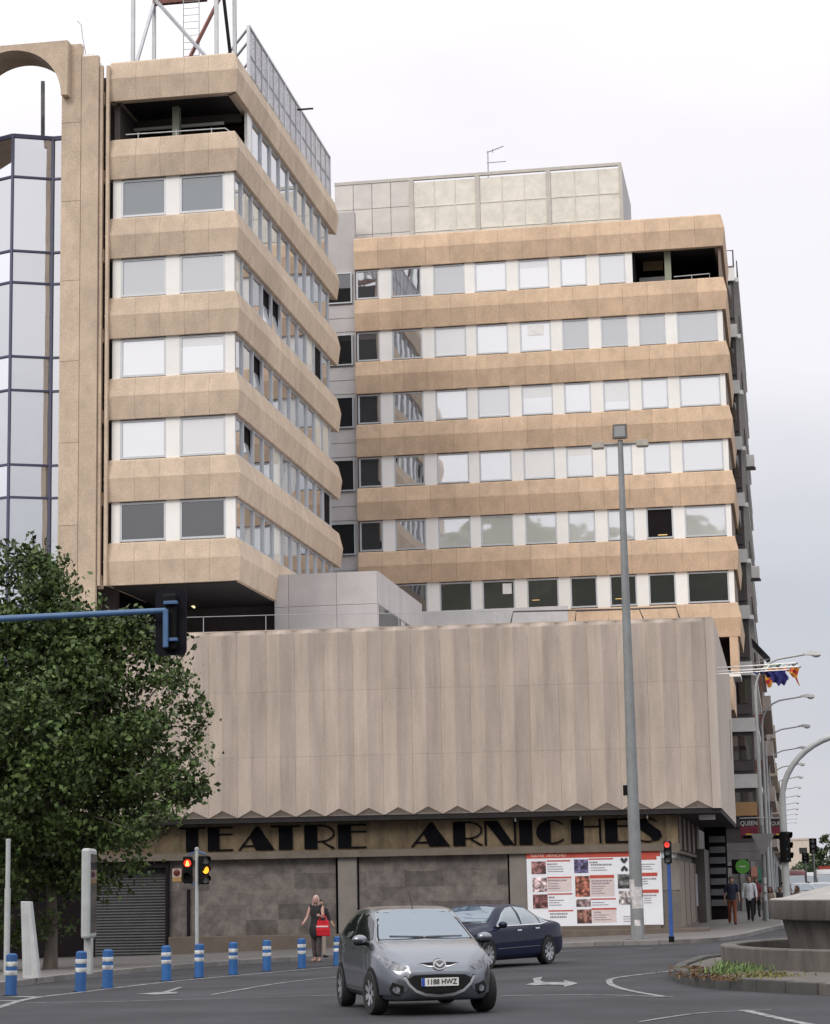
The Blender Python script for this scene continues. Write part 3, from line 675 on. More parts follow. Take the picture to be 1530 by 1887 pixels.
tpart('plinth', B().box(usl, .36, -1.4, pu, 1.2, zp), plinth_m, bevel=.02)
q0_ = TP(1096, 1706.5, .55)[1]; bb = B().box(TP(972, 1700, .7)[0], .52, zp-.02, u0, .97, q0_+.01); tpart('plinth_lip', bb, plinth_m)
# drain pipe by the signal
du = TP(347, 1680, .7)[0]; tpart('drain_slot', B().box(du-.05, .70, zp, du+.05, .785, zp+(zl-zp)*.62), dark_in)
# roller shutter: ribbed curtain
s0, s1 = TP(176, 1700, .9)[0], TP(308, 1700, .9)[0]; bb = B(); z = -.9
shz = TP(250, 1600, .9)[1]
while z < shz: bb.add([(s0, .92, z), (s1, .92, z), (s1, .89, z+.05), (s0, .89, z+.05), (s0, .92, z+.095), (s1, .92, z+.095)], [(0, 1, 2, 3), (3, 2, 5, 4)]); z += .1
tpart('roller_shutter', bb, M('shutter_grey', (.06, .06, .063), .6, .1, .15, 3))
tpart('shutter_box', B().box(s0, .6, shz, s1, .95, zl), dark_in)
tpart('shutter_jamb', B().box(s1, .6, -1, s1+.12, .97, zl), dark_in)
# ---- programme poster
P0, P1 = TP(972, 1640, .55)[0], TP(1221, 1640, .55)[0]; q1 = TP(1096, 1564, .55)[1]; q0 = TP(1096, 1706.5, .55)[1]
board = tpart('programme_board', B().box(P0, .55, q0, P1, .62, q1), M('poster_white', (.80, .82, .87), .6, 0, .03, 2), label='white theatre programme board with red header')
red_m = M('poster_red', (.50, .075, .05), .6); pinkp = M('poster_pink', (.66, .56, .55), .7); inkm = M('poster_ink', (.28, .24, .28), .7)
def PQ(cx, cy): return P0+(cx-125)/1000*(P1-P0), q1-(cy-325)/590*(q1-q0)
def rect(cx0, cy0, cx1, cy1, lift): a = PQ(cx0, cy0); c = PQ(cx1, cy1); return (a[0], .55-lift, c[1], c[0], .55-lift+.003, a[1])
tpart('header_strip', B().box(*rect(125, 325, 1118, 392, .006)), red_m, board)
hdr = text_mesh('TEATRE  ARNICHES', .26, M('poster_cream', (.8, .6, .52), .7), .002)
def put_text(me, cx, cy, parent, wpx=None, name='lettering', v=.538):
    x, z = PQ(cx, cy); o = link(name, me, parent, (x, v, z), (math.pi/2, 0, 0))
    if wpx:
        mxx = max(v_.co.x for v_ in me.vertices)-min(v_.co.x for v_ in me.vertices); s_ = wpx/1000*(P1-P0)/mxx; o.scale = (s_, s_, 1)
    return o
put_text(hdr, 285, 372, board, 265)
pics = [(160, 415, 268, 512, (.12, .05, .05)), (165, 540, 272, 648, (.30, .22, .23)), (165, 668, 275, 775, (.09, .03, .03)), (478, 405, 583, 510, (.06, .05, .11)), (482, 533, 590, 692, (.16, .05, .03)), (486, 710, 594, 768, (.12, .08, .08)), (489, 788, 597, 895, (.10, .04, .03)), (798, 525, 910, 635, (.05, .05, .05)), (802, 652, 912, 758, (.22, .2, .2))]
for i, p in enumerate(pics):
    m_ = M('poster_picture_%d' % i, p[4], .6, 0, .9, 7, col2=tuple(min(1, c*2.6+.04) for c in p[4]))
    tpart('poster_picture', B().box(*rect(*p[:4], .006)), m_, board)
for p in ((272, 548, 455, 648), (592, 553, 772, 692), (600, 795, 780, 890)): tpart('tint_box', B().box(*rect(*p, .004)), pinkp, board)
rb, tb = B(), B()
for p in ((275, 408, 450, 418), (275, 535, 455, 546), (278, 662, 460, 672), (278, 790, 462, 800), (588, 400, 768, 410), (592, 528, 772, 552), (594, 706, 780, 716), (597, 780, 782, 793), (940, 392, 1090, 418), (950, 517, 1092, 544), (960, 646, 1098, 672)): rb.box(*rect(*p, .008))
for (x0, y0, w_, n_) in ((280, 455, 120, 3), (280, 585, 110, 3), (285, 712, 110, 3), (600, 470, 110, 2), (602, 612, 110, 4), (602, 735, 120, 2), (612, 830, 120, 3), (975, 580, 70, 2), (985, 708, 70, 3), (830, 845, 90, 3), (960, 450, 110, 3)):
    for i in range(n_): tb.box(*rect(x0, y0+i*18, x0+w_*rnd.uniform(.6, 1.1), y0+i*18+5, .0085))
for (cx, cy, w_) in ((315, 438, 75), (350, 563, 140), (305, 692, 45), (622, 430, 60), (680, 449, 155), (680, 572, 150), (670, 592, 130), (640, 812, 50), (1030, 564, 110), (1025, 690, 110), (355, 818, 130), (350, 842, 120)):
    k = cx-w_/2
    while k < cx+w_/2: e_ = k+rnd.uniform(6, 16); tb.box(*rect(k, cy-6, min(e_, cx+w_/2), cy+6, .0095)); k = e_+rnd.uniform(2, 5)
tpart('red_bar', rb, red_m, board); tpart('small_print', tb, inkm, board)['kind'] = 'stuff'
hb = B()
for cy, sgn in ((422, 1), (482, -1)):
    for dx, dy, r_ in ((-15, -10, 15), (15, -10, 15), (-8, 3, 14), (8, 3, 14), (0, 13, 11)):
        x, z = PQ(850+dx, cy+dy*sgn); rr = r_/1000*(P1-P0); hb.add([(x, .541, z-rr), (x+rr, .541, z), (x, .541, z+rr), (x-rr, .541, z)], [(0, 1, 2, 3)])
tpart('heart_mark', hb, M('poster_grey', (.06, .06, .07)), board)
# ---- street side under the overhang (runs along the avenue)
def side_wall(name, px0, px1, v_in, z0, z1, mat, thick=.12):
    X = uc-v_in; w0 = PR+tdx*X+tdy*.62; Xw = w0.x
    ya = HX(px0, 1620, Xw).y if px0 else w0.y; yb = HX(px1, 1620, Xw).y
    return part(name, B().box(Xw-thick, ya, z0, Xw, yb, z1), mat, theatre)
brownp = M('entrance_stone', (.20, .16, .13), .7, 0, .2, 2, orand=.12); darkst = M('entrance_dark', (.10, .085, .08), .7, 0, .2, 2, orand=.1)
side_wall('side_wall', None, 1330, .14, -.5, zf1, darkst)
for a, c in ((1253, 1262), (1263, 1271), (1272, 1280), (1281, 1283), (1294, 1304)): side_wall('wall_panel', a, c, .02, zp, zl-.35, brownp)
side_wall('side_fascia', 1251, 1298, -.05, zl-.1, zl, M('ledge_stone', (.2, .15, .1)), .3)
for i in range(5): side_wall('vertical_fin', 1256+i*8, 1259.5+i*8, -.02, zl+.05, zf1, brownp)
side_wall('notice_case', 1284.5, 1291, -.03, zp+.6, zl-.75, M('notice_white', (.62, .66, .70), .3))
side_wall('side_plinth', None, 1300, -.03, -.5, zp, plinth_m, .2)
side_wall('end_pillar', 1300, 1317, -.35, -.5, zl+.25, darkst, .6)
side_wall('entrance_void', 1319, 1342, .10, -.5, zb1, dark_in)
sg = HX(1340, 1620, -2.6)
for j in range(7): part('sign_plate', B().box(HX(1327, 1620, -2.75).x-.55, sg.y-.1, .75+j*.45, HX(1340, 1620, -2.6).x-.02, sg.y, .75+j*.45+.27), M('grey_plate', (.16, .165, .175), .5), theatre)
part('sign_pylon', B().box(HX(1327, 1620, -2.75).x-.75, sg.y, 0, HX(1340, 1620, -2.6).x+.05, sg.y+.25, 4.3), dark_in, theatre)
spot = HY(1303, 1502, 78); part('soffit_lamp', B().box(spot.x-.28, 77.8, spot.z-.16, spot.x+.28, 78.3, spot.z+.14), white_p, theatre, bevel=.03)
part('soffit_lamp_arm', B().box(spot.x-.04, 77.95, spot.z+.12, spot.x+.04, 78.1, zb1-.1), soffit_m, theatre)
# ---- terrace rail and low wall
rl = B(); pts = [TP(p, y, .35) for p, y in ((300, 1139), (520, 1133), (730, 1130), (940, 1125))]
rl.tube([(u, .35, z) for u, z in pts], .014, 5)
for p in (375, 490, 631, 735, 780, 916): u, z = TP(p, 1138-(p-300)*.021, .35); rl.tube([(u, .35, zt1-.1), (u, .35, z)], .014, 5)
tpart('terrace_rail', rl, steel, smooth=True)
rk = B()
for ps in (((941, 1150), (946, 1127), (1178, 1122), (1188, 1145)), ((1060, 1150), (1062, 1126), (1246, 1119), (1254, 1142))):
    rk.tube([(TP(p, y, .8)[0], .8, TP(p, y, .8)[1]) for p, y in ps], .03, 5)
tpart('barrier_frame', rk, M('black_steel', (.04, .035, .035), .5))
part('terrace_wall', B().box(HY(772, 1130, 100).x, 100, 9.5, HY(1046, 1130, 100).x, 100.25, HY(900, 1122, 100).z), M('terrace_white', (.55, .54, .54), .7), theatre)
part('terrace_end_block', B().box(HY(1040, 1100, 99.5).x-4.5, 100.3, 9.5, WR-.2, 105.2, 11.0), wingm, theatre)

bx = TP(1218, 1570, .6)[0], TP(1248, 1580, .6)[0]; tpart('wall_plate', B().box(bx[0], .60, TP(1230, 1581, .6)[1], bx[1], .619, TP(1230, 1563, .6)[1]), M('notice_white', (.62, .66, .70), .3))
# ================================================================== glass office on the left, with arch and pier
gb_ = thing('glass_office', 'mirror glass office block with concrete pier and round arch at its roof', 'building', (-28, 82, 0))
CY = 79.3
xa, xb, xc_ = [wx(p, 600, CY) for p in (110, 146, 178)]
zA, zB = HY(135, 81, CY).z, HY(163, 108, CY+.3).z
for j in range(11):
    z0 = -1 if j == 0 else zA-1.3-3.26*(10-j)-2.0; z1 = zA if j == 10 else zA-1.3-3.26*(9-j)-2.0
    part('pier_panel', B().box(xa, CY, z0+.008, xb-.006, CY+.35, z1-.008), bandm, gb_)
part('pier_panel', B().box(xb+.006, CY+.03, -1, xc_, CY+.25, zB), bandm, gb_)
part('pier_core', B().box(xa+.1, CY+.1, -1, xc_-.1, CY+.22, zB-.1), joint_m, gb_)
for p in (184, 196):
    x = wx(p, 600, CY+.15); part('fin', B().box(x-.06, CY+.15, HY(p, 1078, CY).z, x+.06, CY+.32, HY(p, 125, CY+.4).z), bandm, gb_)
part('fin_recess', B().box(xc_-1.1, CY+1.2, -1, TL-.05, CY+1.8, HY(190, 140, CY+1).z), M('recess_brown', (.04, .03, .028), .9), gb_)
for k in range(7): part('fin_tie', B().box(xc_, CY+.33, 33.0-3.26*k-.1, TL-.3, CY+.6, 33.0-3.26*k+.4), bandm, gb_)
# arch slab
AY = CY-.35; ac = HY(21, 182, AY); rad = abs(wx(112, 182, AY)-ac.x); atop = HY(60, 79, AY).z; ax0 = ac.x-rad-6.0; ax1 = wx(124, 150, AY)
arcp = [(ac.x+rad*math.cos(R(a)), ac.z+rad*.99*math.sin(R(a))) for a in range(0, 181, 6)]
poly = [(ax1, ac.z), (ax1, atop), (ax0, atop), (ax0, ac.z)]+arcp[::-1]
bb = B(); m = len(poly)
bb.prism(poly, lambda x, z: (x, AY, z), lambda x, z: (x, AY+1.7, z)); part('arch', bb, bandm, gb_)
part('far_pier', B().box(ax0-.4, CY, -1, ax0+.2, CY+1.6, ac.z+.1), bandm, gb_)
# curtain wall
mull = M('blue_mullion', (.085, .09, .16), .5, .1, .1, 2); g_cw = glass('curtain_glass', (.20, .21, .22), .66)
K0 = Vector((wx(20, 600, 81.2), 81.2)); K1 = Vector((wx(95, 600, 81.9), 81.9)); Km = Vector((wx(-62, 600, 82.1), 82.1)); K2 = Vector((K1.x+1.6, 81.9)); Kn = Vector((Km.x-1.6, 83.6))
zr = [HY(57, y, 81.55).z for y in (253, 328, 464, 522, 658, 720, 857, 917, 1054, 1116, 1254, 1316)]
for a, c in ((Kn, Km), (Km, K0), (K0, K1), (K1, K2)):
    d = (c-a).normalized(); n_ = Vector((d.y, -d.x))
    for i in range(len(zr)-1):
        z1, z0 = zr[i], zr[i+1]
        def Q(t, o, z): p = a.lerp(c, t)+n_*o; return (p.x, p.y, z)
        t_ = rnd.uniform(-.006, .006)
        part('glass_pane', B().add([Q(0, t_, z0), Q(1, -t_, z0), Q(1, -t_, z1), Q(0, t_, z1)], [(0, 1, 2, 3)]), g_cw, gb_)
        part('transom', B().bar((a.x+n_.x*.03, a.y+n_.y*.03, z1), (c.x+n_.x*.03, c.y+n_.y*.03, z1), .07, .085 if i else .16), mull, gb_)
    part('mullion', B().box(c.x-.05, c.y-.08, zr[-1], c.x+.05, c.y+.05, zr[0]+.02), mull, gb_)
part('block_core', B().box(Kn.x, 82.6, -1, K2.x, 95, zr[0]-.05), dark_in, gb_)
part('roof_rail', B().tube([(Km.x, 82.6, zr[0]+.35), (K2.x, 82.6, zr[0]+.35)], .025, 5), steel, gb_)
part('chimney_pipe', B().tube([HY(79, 255, 83.2), HY(79, 150, 83.2)], .09, 8), M('sooty_pipe', (.12, .12, .12), .6, 0, .8, 1.2, (1, 1, 1.2)), gb_, True)
part('lightning_rod', B().tube([HY(160, 108, CY+.6), HY(152, 68, CY+.6), HY(150, 46, CY+.6), HY(142, 38, CY+.6)], .02, 5), steel, gb_)
part('roof_flashing', B().box(HY(157, 110, CY+.4).x, CY+.1, zB, HY(176, 110, CY+.4).x, CY+1.2, zB+.12), white_p, gb_)
part('shopfront', B().box(-44, 77.2, -1, TP(168, 1700, .9)[0]+PR.x-.1, 77.5, 4.6), dark_in, gb_)
part('shop_canopy', B().box(-44, 75.0, 4.4, TP(168, 1700, .9)[0]+PR.x-.3, 79, 4.9), soffit_m, gb_)
# ================================================================== apartment block and houses down the avenue
def vx2(px, py, Y): return HY(px, py, Y).x
apt = thing('apartment_block', 'pale apartment block with stacked balconies behind the office wing', 'building', (-6, 120, 0))
AYY = 116.0; AX = vx2(1397, 1450, AYY)
cream = M('white_render', (.82, .80, .77), .8, 0, .08, 1.5, orand=.05); brownf = M('dark_frame', (.09, .075, .075), .6, 0, .15, 2, orand=.1)
zs_ = [HY(1349+i*4.05, 493+i*103.7, AYY).z for i in range(10)]
part('body', B().box(AX-14, AYY+.9, 0, AX-.9, AYY+28, zs_[0]+.3), M('apt_body', (.30, .27, .26), .9), apt)
part('facade_wall', B().box(AX-6, AYY+.35, 0, AX-.1, AYY+.9, zs_[0]+.2), brownf, apt)
for i, z in enumerate(zs_):
    part('balcony_front', B().box(AX-6, AYY, z-.72, AX, AYY+.3, z), cream, apt)
    part('balcony_slab', B().box(AX-1, AYY+.31, z-.72, AX+.18, AYY+28, z-.5), cream, apt)
    rb = B()
    for j in range(14): rb.box(AX+.10, AYY+.5+j*2, z-.5, AX+.16, AYY+.56+j*2, z+.45)
    rb.box(AX+.10, AYY+.4, z+.42, AX+.16, AYY+28, z+.5); part('balcony_rail', rb, brownf, apt)
    f = part('window', B().box(AX-2.6, AYY+.2, z-2.75, AX-.15, AYY+.33, z-.74), brownf, apt)
    part('pane', B().box(AX-2.4, AYY+.17, z-2.2, AX-.95, AYY+.19, z-.95), g_side, f); part('pane', B().box(AX-.85, AYY+.17, z-2.2, AX-.25, AYY+.19, z-.95), g_dark, f)
    for j in range(6): f2 = part('window', B().box(AX-.95, AYY+2+j*4.4, z-2.7, AX-.86, AYY+4+j*4.4, z-.8), g_dark, apt)
part('roof_frame', B().tube([(AX-.8, AYY+.1, zs_[0]), (AX-.8, AYY+.1, zs_[0]+1.0), (AX-.05, AYY+.1, zs_[0]+1.0), (AX-.05, AYY+.1, zs_[0])], .05, 5), brownf, apt)
for y, z in ((AYY+1.5, HY(1381, 838, AYY).z), (AYY+1.5, HY(1390, 1046, AYY).z)):
    part('air_conditioner', B().box(AX+.15, y, z-.35, AX+.6, y+.8, z+.3), cream, apt, bevel=.02); part('bracket', B().box(AX+.1, y+.1, z-.45, AX+.65, y+.7, z-.38), brownf, apt)
aw = HY(1385, 1180, AYY+1)
part('awning', B().add([(AX, AYY+.6, aw.z+.1), (AX, AYY+5, aw.z+.1), (AX+.95, AYY+5, aw.z-1.0), (AX+.95, AYY+.6, aw.z-1.0), (AX, AYY+.6, aw.z+.04), (AX, AYY+5, aw.z+.04), (AX+.95, AYY+5, aw.z-1.06), (AX+.95, AYY+.6, aw.z-1.06)], [(0, 1, 2, 3), (4, 7, 6, 5), (0, 3, 7, 4), (1, 5, 6, 2), (3, 2, 6, 7), (0, 4, 5, 1)]), M('awning_dark', (.05, .05, .055), .8), apt)
part('awning_arm', B().tube([(AX, AYY+.7, aw.z-1.3), (AX+.93, AYY+.7, aw.z-1.05)], .025, 5), cream, apt)
oz1, oz0 = HY(1380, 1478, AYY).z, HY(1380, 1503, AYY).z
part('ochre_panel', B().box(AX-3, AYY-.03, oz0, AX-.1, AYY+.25, oz1), M('ochre_panel', (.48, .28, .13), .8), apt)
stone_g = M('shop_stone', (.22, .21, .205), .8, 0, .15, 2, orand=.12)
for j in range(8): part('stone_course', B().box(AX-4, AYY-.1, .1+j*.46, AX-.02, AYY+.33, .1+j*.46+.45), stone_g, apt)
for j, x in enumerate((AX-1.75, AX-1.1, AX-.55)): part('shop_pilaster', B().box(x, AYY-.25, .1, x+.22, AYY-.11, 2.8), M('shop_pale', (.34, .33, .32), .7), apt)
def house(label, y0, y1, X, z1, mat, mat2, fl_=3.0, deep=10):
    h_ = thing('town_house', label, 'building', (X-4, (y0+y1)/2, 0), group='buildings lining the avenue')
    part('wall', B().box(X-deep, y0, 0, X-.1, y1, z1), mat, h_); part('roof', B().box(X-deep, y0-.1, z1, X+.1, y1+.1, z1+.5), mat2, h_)
    z = 4.0
    while z < z1-2:
        part('balcony', B().box(X-.1, y0+1, z, X+.45, y1-1, z+1.0), mat2, h_)
        for k in range(int((y1-y0)/4)): part('window', B().box(X-.11, y0+1.5+k*4, z+1.0, X-.06, y0+3.2+k*4, z+2.4), g_dark, h_)
        part('window', B().box(X-3, y0-.04, z+.9, X-1.2, y0+.02, z+2.3), g_dark, h_); z += fl_
    part('shopfront', B().box(X-.1, y0+.5, .2, X-.02, y1-.5, 3.2), dark_in, h_)
    return h_
house('brick red house beyond the apartment block', 146, 172, AX+.30, HY(1403, 1215, 146).z, M('brick_red', (.22, .10, .075), .85, 0, .2, 2), M('house_trim', (.42, .38, .34), .8))
house('cream house with pale balconies further down the avenue', 174, 205, AX+.42, HY(1410, 1308, 174).z, M('cream_wall', (.52, .46, .36), .85), M('house_trim2', (.5, .45, .38), .8))
house('grey house far down the avenue with brown trim', 208, 300, AX+.52, HY(1414, 1400, 208).z, M('grey_wall', (.32, .29, .28), .85), M('brown_trim', (.22, .16, .12), .8))
house('cream apartment house seen far off between avenue trees', 520, 540, HY(1497, 1560, 520).x, HY(1480, 1549, 520).z, M('far_cream', (.60, .52, .44), .85), M('far_trim', (.50, .40, .34), .8), 3.2, 11)
# ================================================================== street furniture
blue_b = M('bollard_blue', (.010, .080, .25), .6, 0, .18, 6, orand=.12); band_w = M('bollard_band', (.47, .48, .48), .65, 0, .55, 8)
blue_s = M('signal_blue', (.05, .12, .25), .5, 0, .12, 4); black_h = M('housing_black', (.008, .008, .009), .7, 0, .2, 4, spec=.12)
lamp_g = M('lamp_grey', (.235, .245, .25), .55, .2, .15, 2, bsc=12); post_g = M('post_grey', (.40, .42, .42), .55, .1, .12, 3)
bol = None
bx_ = [(20, 1835), (148, 1828), (198, 1822), (307, 1808), (367, 1802), (430, 1797), (492, 1790), (557, 1785), (622, 1780)]
near = ['beside the slanted white post', 'in front of the display totem leg', 'just right of the display totem', 'in front of the roller shutter edge', 'below the red pedestrian signal', 'right of the red pedestrian signal', 'between the signal and the woman', 'left of the woman with the red bag', 'beside the grey hatchback rear']
for i, q in enumerate(bx_):
    p = GP(*q)
    if bol is None:
        bol = thing('bollard', '', 'bollard', p, 0, 'blue flexible bollards along the road edge'); r_ = .105
        part('post', B().lathe([(0, 0), (r_+.005, 0), (r_+.005, .03), (r_, .05), (r_, .70), (r_*.93, .735), (r_*.6, .755), (0, .76)], 20), blue_b, bol, True, world=False)
        for z in (.40, .56): part('reflective_band', B().lathe([(r_+.001, z-.035), (r_+.004, z-.03), (r_+.004, z+.045), (r_+.001, z+.05)], 20), band_w, bol, True, world=False)
        part('base_ring', B().lathe([(0, .012), (r_+.03, .012), (r_+.04, 0)], 20), black_h, bol, True, world=False); o = bol
    else: o = copy_tree(bol)
    o.location = p; o.rotation_euler = (R(rnd.uniform(-1.5, 1.5)), R(rnd.uniform(-1.5, 1.5)), rnd.uniform(0, 6)); o['label'] = 'blue bollard with two white bands '+near[i]
def lens(parent, y, x, z, r, mat, name='lens'): return part(name, B().lathe([(0, .014), (r*.7, .010), (r, .003)], 16).xf(Matrix.Translation((x, y, z)) @ Matrix.Rotation(R(90), 4, 'X')), mat, parent, True, world=False)
def visor(parent, x, y, z, r, ln=.16):
    b = B(); n = 10
    for j in range(n+1):
        a = R(-15+210*j/n)
        for o_, rr in ((0, r), (-ln*(.55+.45*max(0, math.sin(a))), r)): b.v.append((x+rr*math.cos(a), y+o_, z+rr*math.sin(a)))
    b.f = [(2*j, 2*j+1, 2*j+3, 2*j+2) for j in range(n)]; return part('visor', b, black_h, parent, world=False)
lit_red = M('lit_red', (1, .04, .02), emit=1.6); lit_or = M('lit_figure', (1, .42, .08), emit=4); lit_am = M('lit_amber', (1, .42, .03), emit=1.6); dull = M('dull_lens', (.16, .17, .16), .25); dred = M('dull_red', (.08, .01, .01), .3)
def head(parent, x, y, z, w_, hh, rz, lamps, name='signal_head', figure=False):
    h_ = part(name, B().box(-w_/2, -.02, 0, w_/2, .18, hh), black_h, parent, bevel=.03, world=False, loc=(x, y, z)); h_.rotation_euler = (0, 0, rz)
    n = len(lamps)
    for i, m_ in enumerate(lamps):
        zz = hh*(1-(i+.5)/n); r_ = min(w_*.40, hh/n*.42); lens(h_, -.022, 0, zz, r_, m_); visor(h_, 0, -.02, zz, r_*1.08)
        if figure and i == 0:
            s_ = r_*.9; b = B().sphere((0, -.04, zz+s_*.45), s_*.28, 6, (1, .15, 1)); b.prism([(-.5*s_, -.8*s_), (.5*s_, -.8*s_), (.42*s_, -.1*s_), (.22*s_, .22*s_), (-.22*s_, .22*s_), (-.42*s_, -.1*s_)], lambda u, v: (u, -.045, zz+v), lambda u, v: (u, -.034, zz+v)); part('lit_figure', b, lit_or, h_, world=False)
    return h_
# pedestrian signal by the shutter
p = GP(363, 1779, KH); s_ = thing('pedestrian_signal', 'grey pedestrian signal post showing red figure and amber light', 'traffic signal', p)
part('post', B().tube([(0, 0, -.05), (0, 0, 3.08)], .05, 12), post_g, s_, True, world=False); part('cap', B().lathe([(0, 3.13), (.06, 3.1), (.06, 3.05)], 12), post_g, s_, True, world=False)
head(s_, -.24, -.06, 2.16, .25, .72, R(8), [lit_red, black_h], figure=True)
head(s_, .24, -.02, 2.13, .25, .76, R(48), [dull, lit_am, dull])
part('bracket', B().tube([(-.24, .03, 2.92), (0, 0, 3.02), (.24, .05, 2.93)], .025, 6).tube([(-.24, .03, 2.2), (0, 0, 2.12), (.24, .05, 2.2)], .025, 6), blue_s, s_, True, world=False)
ab = part('countdown_box', B().box(-.13, -.1, 0, .13, .05, .36), M('amber_box', (.30, .18, .06), .6), s_, bevel=.02, world=False, loc=(-.52, -.02, 2.2)); lens(ab, -.105, 0, .25, .095, dred); part('plate', B().box(-.125, -.104, .13, .125, -.1, .355), M('box_pale', (.36, .28, .26), .6), ab, world=False)
part('box_bracket', B().tube([(-.52, .03, 2.3), (-.24, .06, 2.3)], .02, 6), blue_s, s_, world=False)
# blue pedestrian signal by the poster
p = GP(1238, 1734, KH); s_ = thing('pedestrian_signal', 'slim blue signal post with small red lamp beside the programme board', 'traffic signal', p)
part('post', B().tube([(0, 0, .12), (0, 0, 2.95)], [.062, .055], 12), M('signal_blue_deep', (.03, .085, .30), .5, 0, .15, 4), s_, True, world=False); part('base', B().tube([(0, 0, -.04), (0, 0, .13)], .085, 12), black_h, s_, True, world=False)
head(s_, -.02, -.1, 2.28, .22, .66, R(-6), [M('lit_red_small', (1, .08, .06), emit=.75), dull, dull])
# cantilever signal arm with black backboard, seen from behind
pb = HY(315, 1147, 37.2); s_ = thing('cantilever_signal', 'blue cantilever signal arm holding a black backboard seen from behind', 'traffic signal', (pb.x-6.2, 37.2, G(pb.x-6.2, 37.2)))
hw, hh = .285, .59; rr = .09; pl = []
for cx, cz, a0 in ((hw-rr, hh-rr, 0), (-hw+rr, hh-rr, 90), (-hw+rr, -hh+rr, 180), (hw-rr, -hh+rr, 270)): pl += [(cx+rr*math.cos(R(a0+k*22.5)), cz+rr*math.sin(R(a0+k*22.5))) for k in range(5)]
bk = part('backboard', B().prism(pl, lambda x, z: (pb.x+x, 37.2, pb.z+z), lambda x, z: (pb.x+x, 37.23, pb.z+z)), M('board_black', (.008, .008, .013), .7, 0, .15, 3, spec=.12), s_)
part('signal_body', B().box(pb.x-.13, 37.06, pb.z-.5, pb.x+.13, 37.2, pb.z+.5), black_h, bk, bevel=.04)
for k in range(3): part('visor', B().lathe([(.12, 0), (.12, .2)], 12).xf(Matrix.Translation((pb.x, 37.23, pb.z+.33-k*.33)) @ Matrix.Rotation(R(-90), 4, 'X')), black_h, bk)
e0 = HY(306, 1125, 36.98); e1 = HY(-10, 1141, 36.98); el_ = (e0-e1).normalized(); e2 = e1+(e1-e0).normalized()*3.3
part('arm', B().tube([e2-el_*.1, e1, e0], [.075, .06, .05], 12), blue_s, s_, True)
part('hanger', B().box(e0.x-.045, 36.93, HY(304, 1193, 36.95).z, e0.x+.045, 36.99, e0.z+.02).box(e0.x-.05, 36.98, pb.z+.3, e0.x+.2, 37.07, pb.z+.36).box(e0.x-.05, 36.98, pb.z-.36, e0.x+.2, 37.07, pb.z-.3), blue_s, s_, bevel=.01)
mb = (pb.x-6.2, 36.98); part('mast', B().tube([(mb[0], mb[1], G(*mb)), (mb[0], mb[1], e2.z-.8), (mb[0]+.1, mb[1], e2.z-.3), (mb[0]+.5, mb[1], e2.z-.02), tuple(e2)], [.11, .1, .095, .09, .076], 12), blue_s, s_, True)
# floodlight mast
p = GP(1176, 1731, KH); mt = thing('floodlight_mast', 'tall grey lamp mast with three floodlights in front of the theatre', 'lamp post', p)
def up(px, py): q = HY(px, py, p.y); return q
tz = up(1131, 812).z-p.z
part('pole', B().tube([(0, 0, 0), (0, 0, tz*.5), (0, 0, tz)], [.215, .155, .085], 16), lamp_g, mt, True, world=False)
part('base_plate', B().lathe([(0, .03), (.36, .03), (.36, 0)], 8).box(-.17, -.30, .03, .17, -.19, .42), lamp_g, mt, world=False)
part('junction_box', B().box(-.30, -.08, up(1155, 1466).z-p.z, -.13, .08, up(1155, 1447).z-p.z), black_h, mt, world=False, bevel=.01)
part('cross_arm', B().tube([(-.75, 0, tz-.12), (.75, 0, tz-.12)], .035, 8), lamp_g, mt, True, world=False)
fl_g = M('flood_grey', (.26, .24, .21), .5, .3, .15, 5); fl_f = glass('flood_glass', (.10, .095, .09), .12)
for x in (-.72, .72):
    f = part('floodlight', B().add([(-.22, -.2, 0), (.22, -.2, 0), (.17, .2, .02), (-.17, .2, .02), (-.2, -.16, .22), (.2, -.16, .22), (.13, .18, .2), (-.13, .18, .2)], [(0, 3, 2, 1), (4, 5, 6, 7), (0, 1, 5, 4), (1, 2, 6, 5), (2, 3, 7, 6), (3, 0, 4, 7)]), fl_g, mt, world=False, bevel=.02, loc=(x, 0, tz-.26))
f = part('floodlight', B().add([(-.25, -.16, 0), (.25, -.16, 0), (.18, .18, .05), (-.18, .18, .05), (-.23, -.06, .52), (.23, -.06, .52), (.16, .2, .42), (-.16, .2, .42)], [(0, 3, 2, 1), (4, 5, 6, 7), (0, 1, 5, 4), (1, 2, 6, 5), (2, 3, 7, 6), (3, 0, 4, 7)]), M('flood_dark', (.07, .065, .06), .5), mt, world=False, bevel=.02, loc=(0, 0, tz+.02))
part('flood_lens', B().add([(-.18, -.155, .07), (.18, -.155, .07), (.17, -.085, .44), (-.17, -.085, .44)], [(0, 1, 2, 3)]).xf(Matrix.Translation((0, -.012, 0))), fl_f, f, world=False)
stick = M('paste_up_paper', (.55, .53, .53), .8, 0, .35, 8)
for j, (a0, a1, z0, z1) in enumerate(((200, 330, 1.25, 1.62), (230, 345, .95, 1.3), (190, 260, 1.5, 1.85), (250, 300, .2, .6))): part('paste_up', B().lathe([(.213-.0035*z0+.001*j, z0), (.2135-.0035*z1+.001*j, z1)], 8, (0, 0, 0), R(a0), R(a1)), stick, mt, world=False)
